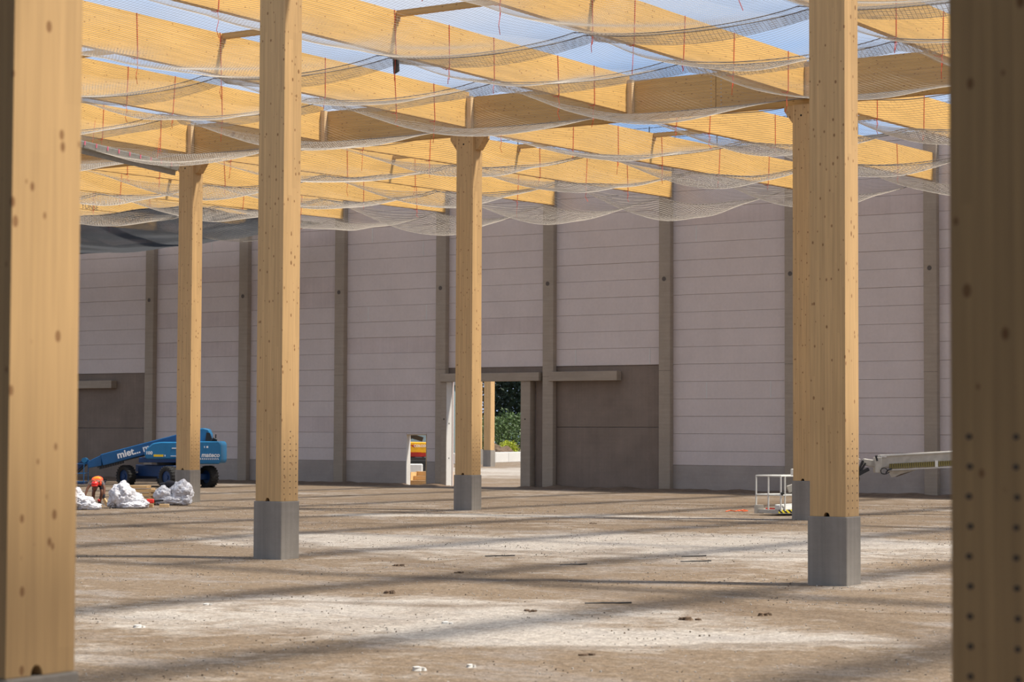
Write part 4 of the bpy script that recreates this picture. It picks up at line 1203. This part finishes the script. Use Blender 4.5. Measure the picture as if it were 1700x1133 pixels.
bush(*ground_at(24, 240), 10, 8, 16, 12000, M['leafd'], 'tall very dark tree behind the shrubs, right one', 'tree', 0.36, 13, name='tree')
bush(-64.6, 99.6, 1.0, 0.9, 1.75, 1800, M['leafy'], 'small yellow-green flowering bush on the soil heap beyond the low wall', 'bush', 0.07, 21, base=0.5)
bm = bmesh.new(); bmesh.ops.create_icosphere(bm, subdivisions=4, radius=1.0)
for v in bm.verts:
    p = v.co.copy(); k = 1 + 0.2 * noise.noise(p * 2.2) + 0.1 * noise.noise(p * 6)
    v.co = Vector((p.x * 1.8 * k, p.y * 1.4 * k, max(-0.05, p.z * 1.35 * k)))
me = bpy.data.meshes.new('soil_heap'); bm.to_mesh(me); bm.free(); me.materials.append(M['soil'])
o = link('soil_heap', me, None, (-64.8, 98.4, 0)); tag(o, 'brown soil heap behind the low white wall', 'soil heap', kind='stuff')

# excavator seen through the small doorway
ex, ey = ground_at(-5.9, 130)
t = thing('excavator', 'yellow and red excavator seen through the small doorway', 'excavator', (ex, ey, 0), RZ)
for yy in (-1.1, 1.1):
    tk = MB(); pts = [(-1.9, 0.3), (-1.6, 0.05), (1.6, 0.05), (1.9, 0.3), (1.9, 0.55), (1.6, 0.8), (-1.6, 0.8), (-1.9, 0.55)]
    tk.prism(pts, 'y', yy - 0.28, yy + 0.28); tk = tk.build('track', M['tyre'], t, bevel=0.03)
    for k in range(5): MB().cyl((-1.3 + 0.65 * k, yy - 0.3, 0.32), (-1.3 + 0.65 * k, yy + 0.3, 0.32), 0.17, 12).build('roller', M['darksteel'], tk)
MB().cyl((0, 0, 0.8), (0, 0, 0.98), 0.6, 20).build('turntable', M['black'], t)
hs = MB().prism([(-1.9, 1.0), (1.9, 1.0), (1.9, 1.25), (-1.9, 1.25)], 'y', -1.25, 1.25).build('deck', M['excr'], t, bevel=0.03)
hs = MB().prism([(-1.9, 1.25), (1.9, 1.25), (1.9, 1.78), (1.7, 1.86), (-0.3, 1.9), (-1.9, 1.9)], 'y', -1.25, 1.25).build('housing', M['excy'], t, bevel=0.04)
MB().prism([(0.15 - 0.35, 1.72), (0.05, 1.55), (0.15, 1.72)], 'y', -1.262, -1.25).build('red_wedge', M['excr'], hs)
mm = text_mesh('lettering', 'COLCOMY', 0.20, M['letter'], 0.004, 0.006); q_ = link('lettering', mm, hs, (0.02, -1.26, 1.60)); q_.rotation_euler = (math.pi / 2, 0, 0)
MB().box(-0.5, 0.45, -1.27, -1.25, 1.23, 1.28).build('red_stripe', M['excr'], hs)
MB().prism([(-1.9, 1.9), (-0.7, 1.9), (-0.8, 2.75), (-1.75, 2.75)], 'y', -1.2, -0.2).build('cab', M['glass'], t, bevel=0.04)
MB().box(-1.85, -0.7, -1.22, -0.18, 2.75, 2.82).build('cab_roof', M['black'], t)
b = MB(); b.bar((-1.0, 0.3, 1.9), (-0.2, 0.3, 2.3), .4, .4); b.bar((-2.4, 0.3, 2.9), (0.5, 0.3, 2.05), .3, .28); b.build('boom', M['black'], t)
MB().bar((-2.4, 0.3, 2.9), (-3.4, 0.3, 0.9), .25, .25).build('stick', M['black'], t)
MB().prism([(-3.9, 0.2), (-3.2, 0.1), (-3.0, 0.6), (-3.3, 0.95), (-3.7, 0.8)], 'y', -0.1, 0.7).build('bucket', M['darksteel'], t)
MB().box(0.1, 0.52, -1.30, -1.26, 0.62, 1.0).build('grey_box', M['winegrey'], t)
MB().box(-0.4, 1.9, -1.35, -1.27, 0.75, 0.98).build('tool_rail', M['darksteel'], t)
o = MB().box(-0.5, 0.5, -0.3, 0.3, 0, 0.62).build('stone_block', M['barrier'], bevel=0.05); q1, q2 = ground_at(-5.75, 126.5); o.location = (q1, q2, 0); o.rotation_euler = (0, 0, RZ)
tag(o, 'pale stone block in front of the excavator tracks', 'block')

# glass-fronted building far behind the excavator
t = thing('site_building', 'pale blue-green building far behind the excavator', 'building', (*ground_at(-14.5, 205), 0), RZ)
MB().box(-9, 9, 0, 8, 0, 7).build('wall', plain('pale_green_cladding', (0.32, 0.42, 0.42), 0.5), t)
for k in range(6): MB().box(-8.4 + 2.9 * k, -6.2 + 2.9 * k, -0.06, 0.02, 3.0, 6.0).build('window', M['glass'], t)
MB().box(-9.3, 9.3, -0.3, 8.3, 7, 7.3).build('roof', M['steel'], t)

# ------------------------------------------------------------------ small things on the ground
def stone_mesh(b, x, y, r, fl=0.6):
    rnd = random
    top = (x + rnd.uniform(-.2, .2) * r, y + rnd.uniform(-.2, .2) * r, r * fl)
    k = 5; q = len(b.v); a0 = rnd.random() * 6
    for i in range(k):
        a = a0 + 2 * math.pi * i / k; rr = r * rnd.uniform(.7, 1.15)
        b.v.append((x + rr * math.cos(a), y + rr * math.sin(a), -0.02))
    for i in range(k):
        a = a0 + 0.4 + 2 * math.pi * i / k; rr = r * rnd.uniform(.55, .85)
        b.v.append((x + rr * math.cos(a), y + rr * math.sin(a), r * fl * rnd.uniform(.55, .85)))
    b.v.append(top)
    for i in range(k):
        j = (i + 1) % k
        b.f.append((q + i, q + j, q + k + j, q + k + i)); b.f.append((q + k + i, q + k + j, q + 2 * k))
bs = [MB(), MB()]
rnd = random.Random(5)
for i in range(11000):
    d = 17 + 60 * rnd.random() ** 0.8; s = (rnd.uniform(-0.26, 0.26)) * d
    x, y = ground_at(s, d)
    if y > 22: continue
    random.seed(i)
    stone_mesh(bs[0 if rnd.random() < 0.62 else 1], x, y, rnd.uniform(0.005, 0.013) * (1 + d / 90))
o = bs[0].build('pale_pebbles', plain('pale_pebble', (0.42, 0.385, 0.34), 0.9, var=0.25, scale=9)); tag(o, 'scattered pale pebbles all over the trampled gravel ground', 'pebbles', kind='stuff')
o = bs[1].build('brown_pebbles', plain('brown_pebble', (0.15, 0.115, 0.085), 0.9, var=0.25, scale=9)); tag(o, 'scattered brown earth crumbs all over the trampled ground', 'pebbles', kind='stuff')
random.seed(11)
CL = [(19.26, -29.94, .09, 'brown earth clod between the left mid column and the picture centre'), (17.39, -25.48, .07, 'brown earth clod just right of the left mid column foot'),
      (25.81, -30.15, .10, 'dark earth clod in front of the widest column plinth'), (22.9, -31.6, .08, 'dark earth clod at the end of the curved wheel rut'),
      (26.6, -36.2, .07, 'small dark clod near the bottom centre'), (15.3, -24.4, .06, 'small dark clod left of centre on the brown ground'),
      (8.6, -6.4, .08, 'tiny dark clod far off in front of the gateway column'), (25.4, -31.5, .12, 'flat dark clod heap left of the widest column shadow')]
for (x, y, r, lb) in CL:
    b = MB()
    for k in range(6): stone_mesh(b, random.uniform(-r, r), random.uniform(-r, r), r * random.uniform(.35, .8), .7)
    o = b.build('earth_clod', M['soil']); o.location = (x, y, 0); tag(o, lb, 'clod', 'earth clods on the ground')
ST = [(25.91, -38.42, .07, 'small blue-white stone chip near the bottom edge'), (23.06, -33.87, .07, 'small pale blue-grey chip below the picture centre'), (26.2, -37.87, .05, 'cream chip right of the blue-white one near the bottom'),
      (18.6, -33.5, .07, 'white stone on the left foreground gravel'), (20.2, -36.6, .08, 'white stone chip at the lower left by the front column')]
for (x, y, r, lb) in ST:
    b = MB(); stone_mesh(b, 0, 0, r, .35); stone_mesh(b, r * .9, r * .4, r * .5, .35)
    o = b.build('stone_chip', M['barrier']); o.location = (x, y, 0.015); tag(o, lb, 'stone', 'pale stone chips')
RD = [(23.11, -29.84, 0.34, 0.15, 'short dark rod lying on the ground at centre'), (19.25, -20.08, 0.3, 0.5, 'dark curved rod on the pale gravel left of the widest column'),
      (15.23, -20.9, 0.30, 0.2, 'thin dark stick on the pale gravel right of the left mid column'), (17.9, -22.4, 0.26, 0.9, 'short dark stick on the pale gravel left of centre'),
      (18.4, -18.6, 0.25, 0.6, 'short grey stick on the pale gravel near the centre')]
for (x, y, l, a, lb) in RD:
    b = MB(); b.tube([(-l, 0, .015), (-l * .3, .03, .02), (l * .4, .02, .02), (l, -.04, .03)], .013, 6)
    o = b.build('steel_rod', M['darksteel']); o.location = (x, y, 0); o.rotation_euler = (0, 0, RZ + a * .3); tag(o, lb, 'rod', 'rods lying on the ground')
b = MB(); b.tube([(-.35, 0, .02), (-.2, .1, .05), (-.05, -.05, .03), (.1, .1, .06), (.2, -.05, .03), (.35, .05, .04), (.22, .1, .07), (.05, 0, .03)], .018, 6)
o = b.build('orange_cord', M['orange']); o.location = (7.63, 4.0, 0); o.rotation_euler = (0, 0, RZ); tag(o, 'tangle of orange cord on the ground left of the white platform', 'cord')
